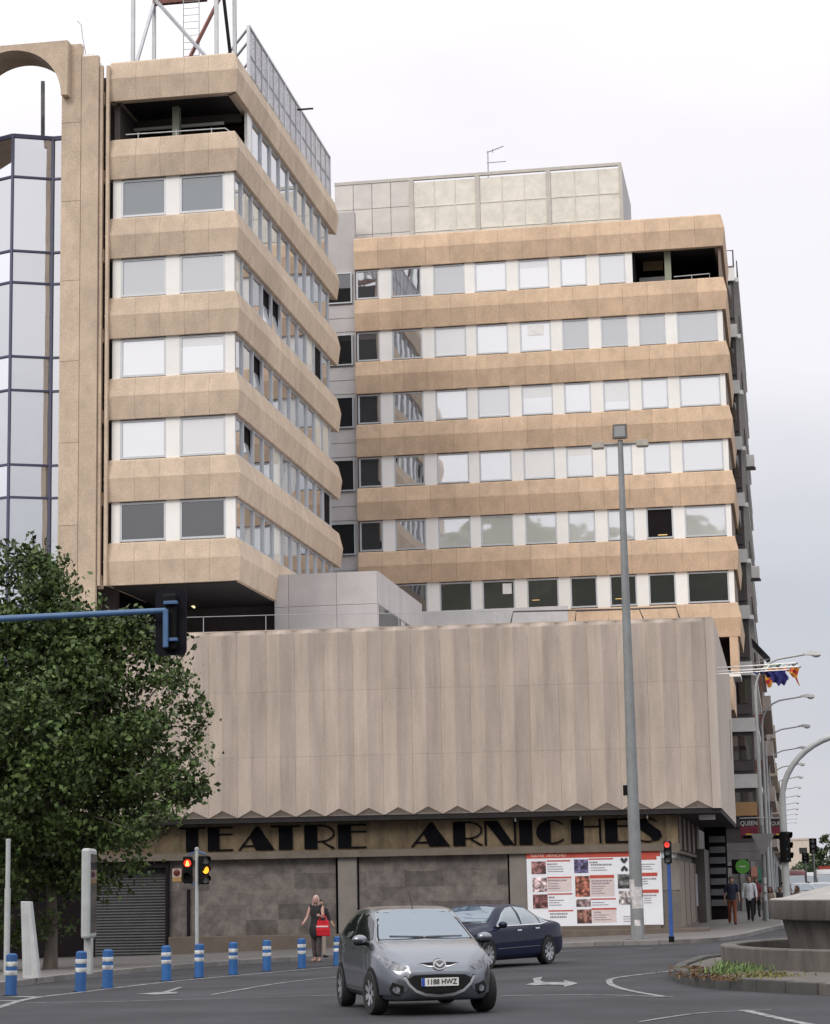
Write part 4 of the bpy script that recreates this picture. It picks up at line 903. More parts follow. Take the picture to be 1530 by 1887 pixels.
# display totem, slanted slab, plain post
p = GP(163, 1796, KH); t_ = thing('display_totem', 'grey street advertising totem on a single leg by the kerb', 'totem', p, R(-80))
part('cabinet', B().box(-.56, -.105, .82, .56, .105, 2.88), post_g, t_, bevel=.06, world=False); sc_ = part('display_face', B().box(-.48, .106, .95, .48, .113, 2.75), glass('totem_glass', (.05, .05, .055), .2), t_, world=False)
part('display_face', B().box(-.48, -.113, .95, .48, -.106, 2.75), MATS['totem_glass'], t_, world=False)
part('leg', B().box(-.18, -.085, 0, .18, .085, .83), post_g, t_, bevel=.02, world=False); part('trim', B().box(-.58, -.05, .8, -.555, .05, 2.86), steel, t_, world=False)
p = GP(58, 1803, KH); t_ = thing('slanted_slab_post', 'pale slanted tapering slab post standing on the kerb', 'post', p)
t0 = [(-.17, 0), (.20, 0), (-.02, 1.66), (-.24, 1.67)]
part('slab', B().prism(t0, lambda x, z: (x, -.09, z), lambda x, z: (x, .09, z)), M('pale_metal', (.44, .45, .46), .5, .1, .12, 3), t_, world=False, bevel=.01)
part('face_recess', B().prism([(-.10, .1), (.02, .1), (-.08, 1.4), (-.14, 1.4)], lambda x, z: (x, -.096, z), lambda x, z: (x, -.089, z)), post_g, t_, world=False)
p = GP(12, 1797, KH); t_ = thing('plain_post', 'thin grey steel post beside the slanted slab', 'post', p)
part('lower_tube', B().tube([(0, 0, -.03), (0, 0, 2.1)], .075, 12), post_g, t_, True, world=False); part('upper_tube', B().tube([(0, 0, 2.08), (0, 0, 3.30)], .058, 12), post_g, t_, True, world=False); part('cap', B().lathe([(0, 3.32), (.064, 3.31), (.064, 3.25)], 12), post_g, t_, world=False)
# avenue lamps
def lamp_at(y): return Vector((-.96+(y-90)*.0, y, G(-.96, y)+KH))
lab = ['beside the banners', 'second from the banners', 'third from the banners', 'fourth from the banners']
l0 = None
for k in range(13):
    y = 90+22*k
    if l0 is None:
        l0 = thing('street_lamp', '', 'street lamp', lamp_at(y), 0, 'curved street lamps along the avenue')
        pts = [(0, 0, 0), (0, 0, 4.5), (0, 0, 9.2)]+[(1.25-1.25*math.cos(R(a)), 0, 9.2+1.35*math.sin(R(a))) for a in (15, 30, 45, 60, 75, 85)]+[(1.7, 0, 10.62), (2.1, 0, 10.68)]
        part('pole', B().tube(pts, [.105, .085, .06]+[.045]*8, 10), post_g, l0, True, world=False)
        part('base', B().tube([(0, 0, 0), (0, 0, .9)], [.13, .115], 10), lamp_g, l0, True, world=False)
        part('lantern', B().add([(2.0, -.06, 10.66), (2.0, .06, 10.66), (2.0, .06, 10.73), (2.0, -.06, 10.73), (2.35, -.14, 10.62), (2.35, .14, 10.62), (2.35, .12, 10.80), (2.35, -.12, 10.80), (2.72, -.12, 10.62), (2.72, .12, 10.62), (2.72, .06, 10.74), (2.72, -.06, 10.74)], [(0, 1, 2, 3), (0, 4, 5, 1), (1, 5, 6, 2), (2, 6, 7, 3), (3, 7, 4, 0), (4, 8, 9, 5), (5, 9, 10, 6), (6, 10, 11, 7), (7, 11, 8, 4), (8, 11, 10, 9)]), M('lantern_grey', (.50, .50, .50), .5), l0, True, world=False)
        part('lantern_bowl', B().sphere((2.52, 0, 10.62), .16, 8, (1.1, .8, .6)), glass('bowl_glass', (.5, .5, .48), .25), l0, True, world=False); o = l0
    else: o = copy_tree(l0)
    o.location = lamp_at(y); o['label'] = 'curved grey street lamp '+(lab[k] if k < 4 else ['fifth', 'sixth', 'seventh', 'eighth', 'ninth', 'tenth', 'eleventh', 'twelfth', 'last'][k-4]+' along the avenue from the banners')
# banners on the first lamp
for sd_, (p0, p1), lb in ((-1, (1364, 1398), 'left'), (1, (1421, 1450), 'right')):
    y = 89.8; q0 = HY(p0, 1509, y); q1_ = HY(p1, 1546, y)
    bn = thing('street_banner', 'dark crimson QUEEN concert banner '+('next to the theatre wall' if sd_ < 0 else 'behind the curved signal mast'), 'banner', ((q0.x+q1_.x)/2, y, q1_.z), 0, 'concert banners on the lamp post')
    w_ = q1_.x-q0.x; h_ = q0.z-q1_.z; x0, x1 = -w_/2, w_/2
    part('cloth', B().box(x0, 0, 0, x1, .015, h_), M('banner_crimson', (.16, .015, .035), .75, 0, .3, 3), bn, world=False)
    part('top_strip', B().box(x0, -.004, h_*.62, x1, -.001, h_), M('banner_dark', (.022, .014, .02), .75, 0, .3, 4), bn, world=False)
    part('print', B().box(x0+w_*.3, -.004, h_*.2, x0+w_*.7, -.001, h_*.27).box(x0+w_*.15, -.004, h_*.05, x0+w_*.85, -.001, h_*.15), M('banner_yellow', (.62, .40, .03), .7), bn, world=False)
    part('figure_print', B().box(x0+w_*.05, -.004, .01, x1-w_*.04, -.0015, h_*.18), MATS['banner_dark'], bn, world=False)
    tm = text_mesh('QUEEN', .26, M('banner_white', (.6, .55, .55), .7), .002); o = link('lettering', tm, bn, (0, -.008, h_*.76), (math.pi/2, 0, 0)); s = w_*.94/(max(v.co.x for v in tm.vertices)*2); o.scale = (s, s*1.25, 1)
    part('arm', B().tube([(x0 if sd_ > 0 else x1, .01, h_+.02), (x1 if sd_ > 0 else x0, .01, h_+.02)], .018, 6).tube([((x0-.25 if sd_ > 0 else x1+.3), .1, h_+.02), ((x0 if sd_ > 0 else x1), .01, h_+.02)], .018, 6), steel, bn, world=False)
# yield sign from behind
p = GP(1413, 1698, KH); s_ = thing('yield_sign', 'grey back of a triangular yield sign on a sticker covered post', 'sign', p)
part('post', B().tube([(0, 0, 0), (0, 0, 3.75)], .075, 12), lamp_g, s_, True, world=False)
q = HY(1416, 1536, p.y-.1); z1_ = q.z-p.z; b = B().prism([(-.46, z1_), (.46, z1_), (.42, z1_-.1), (.06, z1_-.82), (-.06, z1_-.82), (-.42, z1_-.1)][::-1], lambda x, z: (x, -.12, z), lambda x, z: (x, -.09, z)); part('plate', b, M('sign_back', (.25, .24, .24), .55, .2, .1, 4), s_, world=False)
for z0 in (.8, 1.15, 1.45): part('sticker', B().lathe([(.0765, z0), (.0765, z0+.25)], 8, (0, 0, 0), R(200+z0*20), R(310+z0*10)), stick, s_, world=False)
# curved signal mast
my = 80.; mx_ = HY(1446, 1560, my).x; s_ = thing('curved_signal_mast', 'tall grey signal mast curving out over the avenue with black signal', 'traffic signal', (mx_, my, G(mx_, my)))
z9 = HY(1446, 1480, my).z; rr = 2.6; pts = [(0, 0, -.1), (0, 0, z9)]+[(rr*1.05-rr*1.05*math.cos(R(a)), 0, z9+rr*.92*math.sin(R(a))) for a in range(8, 91, 8)]+[(rr*1.05+2.5, 0, z9+rr*.95)]
part('mast', B().tube(pts, [.14, .125]+[.105]*11+[.07], 12), post_g, s_, True, world=False)
zh_ = HY(1446, 1592, my).z; head(s_, .12, -.16, zh_, .40, 1.08, R(62), [dred, dull, dull]); head(s_, .06, -.02, zh_, .34, 1.05, R(150), [dull, dull, dull])
for (px, py, y, hh) in ((1498, 1545, 150, 1.0), (1484, 1572, 165, .7)):
    q = HY(px, py, y); gz = G(q.x, y); s2 = thing('far_signal', 'small black signal head far down the avenue, '+('the higher one' if y == 150 else 'the lower one'), 'traffic signal', (q.x, y, gz))
    part('post', B().tube([(0, 0, 0), (0, 0, q.z-gz-hh)], .06, 8), lamp_g, s2, world=False); head(s2, 0, 0, q.z-gz-hh, .5, hh, 0, [dull, dull, dull])
# shop signs
q = HY(1369, 1597, 112); s_ = thing('shop_sign', 'round green shop sign projecting beside the apartment block', 'sign', q)
part('disc', B().lathe([(0, -.04), (.36, -.04), (.36, .04), (0, .04)], 20).xf(Matrix.Rotation(R(90), 4, 'X')), M('sign_green', (.10, .34, .05), .5), s_, world=False); part('back_box', B().box(-.55, .05, -.36, .28, .3, .36), black_h, s_, world=False); part('arm', B().box(-1.6, .12, -.05, -.4, .2, .05), black_h, s_, world=False); part('print', B().box(-.16, -.047, -.02, .14, -.041, .03), M('print_white', (.7, .75, .65)), s_, world=False)
for nm, lb, px, cc, z0, z1 in (('shop_awning', 'rust brown shop awning panel behind the walking man', 1390, (.26, .10, .07), 1597, 1615), ('shop_awning', 'dark green shop awning panel beside the yield sign post', 1403, (.015, .10, .06), 1597, 1622)):
    y = 114.5; a = HY(px-6, z0, y); c = HY(px+6, z1, y); s_ = thing(nm, lb, 'awning', ((a.x+c.x)/2, y, c.z)); hw = (c.x-a.x)/2; h_ = a.z-c.z
    part('fabric', B().add([(-hw, 0, 0), (hw, 0, 0), (hw, .8, h_), (-hw, .8, h_), (-hw, .03, 0), (hw, .03, 0), (hw, .83, h_), (-hw, .83, h_)], [(0, 1, 2, 3), (4, 7, 6, 5), (0, 3, 7, 4), (1, 5, 6, 2), (0, 4, 5, 1), (3, 2, 6, 7)]), M(lb[:9], cc, .8), s_, world=False); part('valance', B().box(-hw, -.01, -.2, hw, .01, 0), M(lb[:9], cc), s_, world=False)
# flags
def flag(label, y, z, ln, cols, drop, seed):
    r2 = random.Random(seed); f = thing('flag', label, 'flag', (PR.x+.02, y, z), 0, 'flags on the theatre side wall')
    part('pole', B().tube([(-.3, 0, -.03), (ln, 0, .06)], .022, 8), white_p, f, True, world=False); part('finial', B().sphere((ln+.03, 0, .06), .045, 6), steel, f, world=False)
    nu, nv = 26, 10; b = B(); mats = [M('flag_'+n, c, .85) for n, c in cols]; L_ = 1.15
    for i in range(nu+1):
        for j in range(nv+1):
            u, v = i/nu, j/nv; a = u*26+seed
            b.v.append((ln-L_+u*L_*.97+.05*math.sin(v*5+seed), (.11*math.sin(a)+.04*math.sin(a*2.3))*(.35+v), .03-drop*v*(.55+.45*math.sin(u*5+seed))-.05*v*math.cos(a*1.4)))
    b.f = [(i*(nv+1)+j, (i+1)*(nv+1)+j, (i+1)*(nv+1)+j+1, i*(nv+1)+j+1) for i in range(nu) for j in range(nv)]
    me = mesh(b, mats, True); o = link('cloth', me, f)
    for pi, p in enumerate(me.polygons): p.material_index = int((pi//nv)/nu*len(mats)*.999) if len(mats) < 4 else (pi % nv//2) % len(mats)
for lb, y, py, ln, cols, drop, sd_ in (('white and green flag furled on the topmost pole', 78.2, 1229, 2.75, [('w', (.55, .6, .55)), ('g', (.35, .42, .36)), ('w2', (.6, .6, .6))], .22, 1), ('orange and red striped flag on the middle pole', 77.2, 1236, 2.85, [('o', (.55, .20, .02)), ('r', (.45, .03, .03)), ('o2', (.62, .32, .03)), ('r', (.45, .03, .03))], .75, 2), ('dark blue flag on the lowest pole', 76.2, 1241, 2.45, [('b', (.02, .02, .12)), ('b2', (.03, .03, .17))], .50, 4)):
    flag(lb, y, HY(1345, py, y).z, ln, cols, drop, sd_)
# ================================================================== traffic island with fountain basin
conc = M('basin_concrete', (.105, .095, .085), .9, 0, .4, 2.2, (1, 1, .25), bump=.3, bsc=35, grain=.12); dirtm = M('island_soil', (.105, .095, .085), .95, 0, .3, 1.5, bump=.4, bsc=40, grain=.2)
isl = [GP(*q) for q in ((1530, 1778), (1410, 1773), (1310, 1779), (1262, 1792), (1247, 1802), (1256, 1811), (1290, 1819), (1380, 1827), (1470, 1832), (1560, 1836))]
isl = [tuple(p[:2]) for p in catmull([Vector(q[:2]) for q in isl], 5)]; n_i = len(isl)
full = isl+[(6, isl[-1][1]-.5), (14, 38), (14, 50), (6, 52)]
on_ground('island', full, .17, dirtm, .8, .3); io = bpy.data.objects['island']
kp = dens(isl, .2); seg = [kp[0]]
for i in range(1, len(kp)):
    seg.append(kp[i])
    if (Vector(seg[0])-Vector(seg[-1])).length >= .62:
        a = Vector(seg[0]); c = Vector(seg[-1]); d = (c-a).normalized(); nn_ = Vector((-d.y, d.x))*-1; a += d*.006; c -= d*.006
        q = [a+nn_*.04, c+nn_*.04, c-nn_*.17, a-nn_*.17]; bb = B(); j_ = rnd.uniform(-.008, .008)
        bb.v = [(p.x, p.y, -.05) for p in q]+[(p.x, p.y, .19+j_) for p in q]; bb.f = [(0, 3, 2, 1), (4, 5, 6, 7), (0, 1, 5, 4), (1, 2, 6, 5), (2, 3, 7, 6), (3, 0, 4, 7)]
        part('kerb_stone', bb, M('island_kerb', (.062, .06, .058), .85, 0, .3, 3, bump=.3, bsc=40, orand=.15), io, bevel=.02); seg = [kp[i]]
fo = thing('fountain_basin', 'weathered concrete fountain bowl inside a low round wall on the island', 'fountain', (5.64, 44, .15))
part('ring_wall', B().lathe([(7.0, -.1), (7.02, .36), (7.0, .385), (6.72, .385), (6.7, .36), (6.7, -.1)], 72), conc, fo, False, world=False)
part('ring_fill', B().lathe([(0, .1), (6.71, .1)], 48), M('wet_soil', (.06, .05, .045), .9), fo, world=False)
part('pedestal', B().lathe([(5.58, -.05), (5.80, .87), (5.70, .88)], 72), conc, fo, True, world=False)
part('bowl', B().lathe([(5.5, .86), (5.98, .86), (6.0, .90), (6.02, 1.22), (5.99, 1.25), (5.80, 1.26), (5.2, 1.40), (4.4, 1.58), (3.2, 1.70), (0, 1.72)], 72), M('bowl_concrete', (.30, .285, .27), .85, 0, .25, 1.5, bump=.2, bsc=35), fo, True, world=False)
part('bowl_edge', B().lathe([(6.022, .87), (6.03, .88), (6.045, 1.22), (6.02, 1.235)], 72), conc, fo, True, world=False)
# weeds
def blades(name, centers, mat, n, hgt, parent=None):
    b = B()
    for (cx, cy, sp_) in centers:
        for k in range(n):
            a = rnd.uniform(0, 6.28); d = rnd.gauss(0, sp_); x, y = cx+d*math.cos(a), cy+d*math.sin(a); hh = hgt*rnd.uniform(.4, 1.2); l = rnd.uniform(0, 6.28); w_ = .012; dx, dy = math.cos(l)*hh*.45, math.sin(l)*hh*.45
            b.add([(x-w_, y, .16), (x+w_, y, .16), (x+dx*.5+w_, y+dy*.5, .16+hh*.65), (x+dx*.5-w_, y+dy*.5, .16+hh*.65), (x+dx, y+dy, .16+hh)], [(0, 1, 2, 3), (3, 2, 4)])
            if k % 5 == 0:
                lw = .035; z = .16+hh*.6; b.add([(x+dx*.5, y+dy*.5, z), (x+dx*.5+lw, y+dy*.5-lw, z+.02), (x+dx*.5+lw*2, y+dy*.5, z+.03), (x+dx*.5+lw, y+dy*.5+lw, z)], [(0, 1, 2, 3)])
    o = link(name, mesh(b, mat)); o['kind'] = 'stuff'; return o
wp = lambda px, py: (*GP(px, py, .17)[:2], .28)
blades('green_weeds', [wp(1345, 1788), wp(1360, 1782), wp(1330, 1796), wp(1375, 1792), wp(1352, 1777)], M('weed_green', (.10, .15, .05), .8, 0, .3, 5, island=.4), 75, .15)
blades('yellow_weeds', [wp(1395, 1800), wp(1415, 1797), wp(1380, 1804), wp(1440, 1800)], M('weed_yellow', (.16, .15, .055), .8, 0, .3, 5, island=.4), 45, .08)
blades('dry_weeds', [wp(1275, 1788), wp(1288, 1795), wp(1310, 1802), wp(1335, 1806), wp(1280, 1800)], M('weed_dry', (.13, .075, .038), .85, 0, .3, 5, island=.4), 55, .07)
# ================================================================== trees
leafm = M('leaf_green', (.055, .088, .021), .6, 0, .55, .9, island=.6, spec=.4); barkm = M('bark', (.12, .10, .085), .9, 0, .3, 6, (1, 1, .3), bump=.6, bsc=25)
def tree(name, label, base, hgt, crown, nclump, per, leaf, lm, trunk_r=.17, seed=1, group=None, limbs=9):
    r2 = random.Random(seed); t = thing(name, label, 'tree', base, 0, group); cx, cy, cz, rx, ry, rz = crown
    tb_ = B(); top = Vector((cx*.5, cy*.5, cz-rz*.2)); tb_.tube([(0, 0, -.1), (.02, .03, .5), (.05, 0, 1.4), tuple(top*.6+Vector((0, 0, top.z*.0))), tuple(top), (cx, cy, cz+rz*.55)], [trunk_r*1.35, trunk_r*1.05, trunk_r*.9, trunk_r*.75, trunk_r*.6, trunk_r*.15], 10)
    cl = []
    while len(cl) < nclump:
        x, y, z = r2.uniform(-1, 1), r2.uniform(-1, 1), r2.uniform(-1, 1); q = x*x+y*y+z*z
        if q > 1 or q < .16*r2.random(): continue
        s = 1+.16*math.sin(x*5+seed)+.12*math.sin(y*6+z*5+seed*2)
        cl.append(Vector((cx+x*rx*s*(1-.48*max(0, z)-.22*min(0, z)), cy+y*ry*s*(1-.48*max(0, z)-.22*min(0, z)), cz+z*rz*s)))
    part('trunk', tb_, barkm, t, True, world=False)
    for i in range(limbs):
        c = cl[i]; m_ = top*.55+c*.45+Vector((0, 0, -.5)); s0 = Vector((top.x*.5, top.y*.5, r2.uniform(.35, .8)*top.z)); part('limb', B().tube([s0, m_, c], [trunk_r*.4, trunk_r*.25, .02], 6), barkm, t, True, world=False)
    # long shoots that break the outline
    sh = []; lb = B()
    for i in range(nclump//5):
        c = r2.choice(cl); d = (c-Vector((cx, cy, cz-rz*.3))).normalized(); d = (d+Vector((0, 0, .75))).normalized(); l = rx*.17*r2.uniform(.6, 1.6); lb.tube([c, c+d*l], [.02, .006], 4); sh.append((c, d, l))
    part('twigs', lb, barkm, t, True, world=False)['kind'] = 'stuff'
    V_, F_ = [], []
    def leaf_at(p, sz):
        n = Vector((r2.gauss(0, 1), r2.gauss(0, 1), r2.gauss(.5, .9))).normalized(); u = n.orthogonal().normalized(); u = Matrix.Rotation(r2.uniform(0, 6.28), 3, n) @ u; v = n.cross(u); s = sz*r2.uniform(.45, 1.3); k = len(V_)
        V_.extend([tuple(p-u*s*.5), tuple(p+v*s*.34-u*s*.05+n*s*.08), tuple(p+u*s*.55), tuple(p-v*s*.34-u*s*.05+n*s*.08)]); F_.append((k, k+1, k+2, k+3))
    for c in cl:
        e_ = rx*r2.uniform(.05, .11)
        for k in range(int(per*r2.uniform(.6, 1.3))): leaf_at(c+Vector((r2.gauss(0, e_), r2.gauss(0, e_), r2.gauss(0, e_*.7))), leaf)
    for c, d, l in sh:
        for k in range(int(per*.26)): leaf_at(c+d*l*r2.random()+Vector((r2.gauss(0, .09), r2.gauss(0, .09), r2.gauss(0, .09)))*(rx/5), leaf*.9)
    b = B(); b.v = V_; b.f = F_; me = bpy.data.meshes.new('leaves'); me.from_pydata(V_, [], F_); me.materials.append(lm); link('crown', me, t); return t
p = GP(92, 1786, KH)
tree('street_tree', 'leafy dark green street tree with slim trunk before the roller shutter', p, 11, (.05, -.4, 6.6, 3.8, 3.8, 4.95), 550, 135, .18, leafm, .18, 3)
p2 = p+Vector((-6.3, .5, 0)); p2.z = G(p2.x, p2.y)+KH
tree('street_tree', 'dark green street tree added for shade beyond the thin steel post', p2, 11, (0, 0, 6.2, 4.0, 4.0, 4.5), 330, 120, .20, leafm, .18, 9)  # second tree, added at the left to deepen shade under the canopy
farl = M('far_leaf', (.075, .115, .05), .7, 0, .3, .3, island=.4)
for i, (px, py0, y, hgt) in enumerate(((1522, 1538, 300, 0), (1505, 1562, 330, 0), (1486, 1584, 360, 0), (1535, 1575, 250, 0), (1470, 1590, 420, 0), (1500, 1590, 270, 0))):
    q = HY(px, py0, y); g = G(q.x, y); hh = q.z-g
    tree('avenue_tree', ['tall pine green tree closing the far avenue view', 'rounded green tree left of the tall far tree', 'low green tree before the far cream house', 'broad green tree above the far white van', 'small hazy tree at the end of the avenue', 'mid green tree behind the parked traffic'][i], (q.x, y, g), hh, (0, 0, hh*.62, hh*.36, hh*.36, hh*.40), 60, 40, hh*.06, farl, .2, 20+i, 'trees closing the avenue', 4)
# ================================================================== cars
def interp(keys, x):
    ks = keys
    if x <= ks[0][0]: return ks[0][1]
    for i in range(len(ks)-1):
        a, b_ = ks[i], ks[i+1]
        if x <= b_[0]:
            t = (x-a[0])/(b_[0]-a[0]); p0 = ks[max(i-1, 0)]; p3 = ks[min(i+2, len(ks)-1)]
            m0 = (b_[1]-p0[1])/(b_[0]-p0[0])*(b_[0]-a[0]) if b_[0] != p0[0] else 0; m1 = (p3[1]-a[1])/(p3[0]-a[0])*(b_[0]-a[0])
            t2, t3 = t*t, t*t*t; return (2*t3-3*t2+1)*a[1]+(t3-2*t2+t)*m0+(-2*t3+3*t2)*b_[1]+(t3-t2)*m1
    return ks[-1][1]
tyre_m = M('tyre_rubber', (.016, .016, .017), .85, 0, .2, 10); rim_m = M('alloy_rim', (.55, .56, .58), .3, .8, .05, 5); chrome = M('chrome', (.75, .76, .78), .12, 1, .02, 3)
trim_b = M('trim_black', (.010, .010, .011), .6, spec=.2); lamp_c = M('headlamp_clear', (.17, .18, .20), .35, .1, .7, 14, spec=.35); plate_w = M('plate_white', (.68, .68, .66), .5)
car_glass = glass('car_glass', (.035, .075, .12), .16, .02, .002); car_glass_s = glass('car_side_glass', (.012, .013, .015), .10, .02, .002)
def car_body(sp):
    n = sp.get('ns', 72); x0, x1 = sp['x']; b = B(); m = None
    xs_ = [x0+(x1-x0)*(.5-.5*math.cos(math.pi*i/(n-1))) for i in range(n)]
    for x in xs_:
        W, zb, zt_, zbelt, rw = [interp(sp[k], x) for k in ('w', 'zb', 'zt', 'belt', 'rw')]
        zbelt = min(zbelt, zt_-.04); c = zt_-zbelt; rw = min(rw, W*.92)
        pts = [(0, zb), (W*.55, zb), (W*.86, zb+.01), (W*.965, zb+.09), (W*.99, zb+.2*(zbelt-zb)), (W, zb+.5*(zbelt-zb)), (W*.988, zb+.78*(zbelt-zb)), (W*.965, zbelt-.03), (W*.94, zbelt), (W*.94+(rw-W*.94)*.45, zbelt+c*.5), (rw, zbelt+c*.86), (rw*.90, zbelt+c*.955), (rw*.55, zt_-.004), (0, zt_)]
        half = [p for p in catmull([Vector(p) for p in pts], 3)]
        row = [(x, p.x, p.y) for p in half]+[(x, -p.x, p.y) for p in half[-2:0:-1]]; m = len(row); b.v += row
    b.f = [(i*m+j, i*m+(j+1) % m, (i+1)*m+(j+1) % m, (i+1)*m+j) for i in range(n-1) for j in range(m)]
    for i in (0, n-1): b.f.append(tuple(range(i*m, i*m+m)) if i else tuple(range(m))[::-1])
    return b
def car(name, label, loc, ang, sp, paint, detail=True, group=None, plate=None):
    root = thing(name, label, 'car', loc, ang, group); bb = car_body(sp); bvh = BVHTree.FromPolygons([Vector(v) for v in bb.v], bb.f)
    body = part('body', bb, paint, root, True, world=False)
    def patch(nm, poly, axis_, mat, parent, side=1, off=.004, step=.06, smooth=True):
        vs, fs = cdt([p for p in poly], step); b = B(); last = None
        for u, v in vs:
            if axis_ == 'side': o, d = Vector((u, 3*side, v)), Vector((0, -side, 0))
            elif axis_ == 'front': o, d = Vector((5, u, v)), Vector((-1, 0, 0))
            elif axis_ == 'rear': o, d = Vector((-5, u, v)), Vector((1, 0, 0))
            else: o, d = Vector((u, v, 5)), Vector((0, 0, -1))
            h_ = bvh.ray_cast(o, d)
            q = h_[0]+h_[1]*(off if h_[1].dot(d) < 0 else -off) if h_[0] is not None else (last or Vector((0, 0, 0)))
            last = q; b.v.append(tuple(q))
        b.f = fs; return part(nm, b, mat, parent, smooth, world=False)
    mir = lambda pl: [(-p[0], p[1]) for p in pl][::-1]
    zc_ = sum(p[1] for p in sp['wind'])/len(sp['wind']); patch('windscreen_seal', [(p[0]*1.045, zc_+(p[1]-zc_)*1.10) for p in sp['wind']], 'front', trim_b, root, 1, .001)
    patch('windscreen', sp['wind'], 'front', car_glass, root); patch('rear_window', sp['rearw'], 'rear', car_glass_s, root)
    R_ = sp['r']
    for s in (1, -1):
        for pl in sp['side']: patch('side_window', pl, 'side', car_glass_s, root, s)
        for x in sp['axles']:
            ar = [(x+(R_+.055)*math.cos(R(a)), R_+(R_+.055)*math.sin(R(a))) for a in range(-22, 203, 15)]; ar = [(u, max(v, .22)) for u, v in ar]
            patch('wheel_arch', ar, 'side', trim_b, root, s, .006)
            y = sp['track']*s
            wl = part('wheel', B().lathe([(R_*.60, -.10), (R_*.93, -.105), (R_*.99, -.07), (R_, 0), (R_*.99, .07), (R_*.93, .105), (R_*.66, .10), (R_*.64, .07)], 28).xf(Matrix.Rotation(R(-90), 4, 'X')), tyre_m, root, True, world=False, loc=(x, y, R_))
            rim = B().lathe([(0, .035), (R_*.12, .045), (R_*.15, .03)], 16); rim.lathe([(R_*.60, .02), (R_*.60, .085), (R_*.655, .09), (R_*.655, .07)], 28)
            for k in range(sp['spokes']):
                a = 2*math.pi*k/sp['spokes']; ca, sa = math.cos(a), math.sin(a)
                for w_ in (.04,): rim.add([(ca*R_*.1-sa*w_*.8, sa*R_*.1+ca*w_*.8, .085), (ca*R_*.1+sa*w_*.8, sa*R_*.1-ca*w_*.8, .085), (ca*R_*.66+sa*w_, sa*R_*.66-ca*w_, .10), (ca*R_*.66-sa*w_, sa*R_*.66+ca*w_, .10)], [(0, 1, 2, 3)])
            if s < 0: rim.xf(Matrix.Rotation(R(180), 4, 'X'))
            if x > 0 and sp.get('steer'): wl.rotation_euler = (0, 0, sp['steer'])
            part('rim', rim.xf(Matrix.Rotation(R(-90), 4, 'X')), rim_m, wl, True, world=False); part('hub_disc', B().lathe([(0, -.02), (R_*.62, -.02)], 20).xf(Matrix.Rotation(R(-90), 4, 'X')), trim_b, wl, world=False)
            if wl and s < 0: pass
        mx0, mz0 = sp['mirror']; yy = (interp(sp['w'], mx0)+.06)*s
        mr = part('wing_mirror', B().sphere((0, 0, 0), .1, 9, (.75, 1.12, .72)), paint, root, True, world=False, loc=(mx0, yy, mz0)); part('mirror_base', B().bar((mx0-.02, yy-.13*s, mz0-.07), (mx0, yy-.02*s, mz0-.05), .05), trim_b, root, world=False)
        part('mirror_foot', B().sphere((-.005, 0, -.045), .095, 8, (.7, 1.0, .4)), trim_b, mr, True, world=False)
        hl = sp['head'] if s > 0 else mir(sp['head']); o = patch('headlight', hl, 'front', lamp_c, root, 1, .008, .04)
        tl = sp['tail'] if s > 0 else mir(sp['tail']); patch('tail_light', tl, 'rear', M('tail_red', (.22, .01, .01), .2, coat=1), root, 1, .006, .05)
        for pl in sp.get('seams', []): patch('door_seam', pl, 'side', trim_b, root, s, .002, .3)
        for pl in sp.get('handles', []): patch('door_handle', pl, 'side', chrome if sp.get('chr') else paint, root, s, .02, .05)
        for pl in sp.get('strips', []): patch('trim_strip', pl, 'side', chrome if sp.get('chr') else trim_b, root, s, .006, .12)
        if 'fog' in sp:
            fg = sp['fog'] if s > 0 else mir(sp['fog']); patch('fog_lamp_recess', fg, 'front', trim_b, root, 1, .006, .05)
            cy = sum(p[0] for p in fg)/len(fg); cz = sum(p[1] for p in fg)/len(fg); patch('fog_lamp', [(cy+.045*math.cos(R(a)), cz+.045*math.sin(R(a))) for a in range(0, 360, 30)], 'front', lamp_c, root, 1, .014, .05)
    for nm, pl, mt_, off in sp.get('front', []): patch(nm, pl, 'front', mt_, root, 1, off, .05)
    h_ = bvh.ray_cast(Vector((5, 0, sp['plate'])), Vector((-1, 0, 0)))
    if plate and h_[0] is not None:
        xf_ = h_[0].x+.022; pl_ = part('number_plate', B().box(xf_-.012, -.26, sp['plate']-.055, xf_, .26, sp['plate']+.055), plate_w, root, world=False)
        part('euro_strip', B().box(xf_+.0005, -.26, sp['plate']-.055, xf_+.002, -.215, sp['plate']+.055), M('euro_blue', (.02, .06, .35), .5), pl_, world=False)
        tm = text_mesh(plate, .105, M('plate_ink', (.012, .012, .012), .6), .001, .002); o = link('plate_lettering', tm, pl_, (xf_+.004, .022, sp['plate']), (R(90), 0, R(90))); wd = max(v.co.x for v in tm.vertices)*2; o.scale = (.43/wd, .95, 1)
    if sp.get('aerial'): part('aerial', B().tube([(sp['aerial'], 0, 1.44), (sp['aerial']-.22, 0, 1.64)], .006, 5), trim_b, root, world=False)
    for s in (1, -1): patch('wiper', [(s*.02, sp['wind'][0][1]+.015), (s*.55, sp['wind'][0][1]+.02), (s*.55, sp['wind'][0][1]+.03), (s*.02, sp['wind'][0][1]+.027)] if s > 0 else [(-.02, sp['wind'][0][1]+.015), (-.02, sp['wind'][0][1]+.027), (-.5, sp['wind'][0][1]+.042), (-.5, sp['wind'][0][1]+.03)], 'front', trim_b, root, 1, .012, .3)
    return root, patch
def ell(cx, cz, rx, rz, n=20): return [(cx+rx*math.cos(2*math.pi*i/n), cz+rz*math.sin(2*math.pi*i/n)) for i in range(n)]
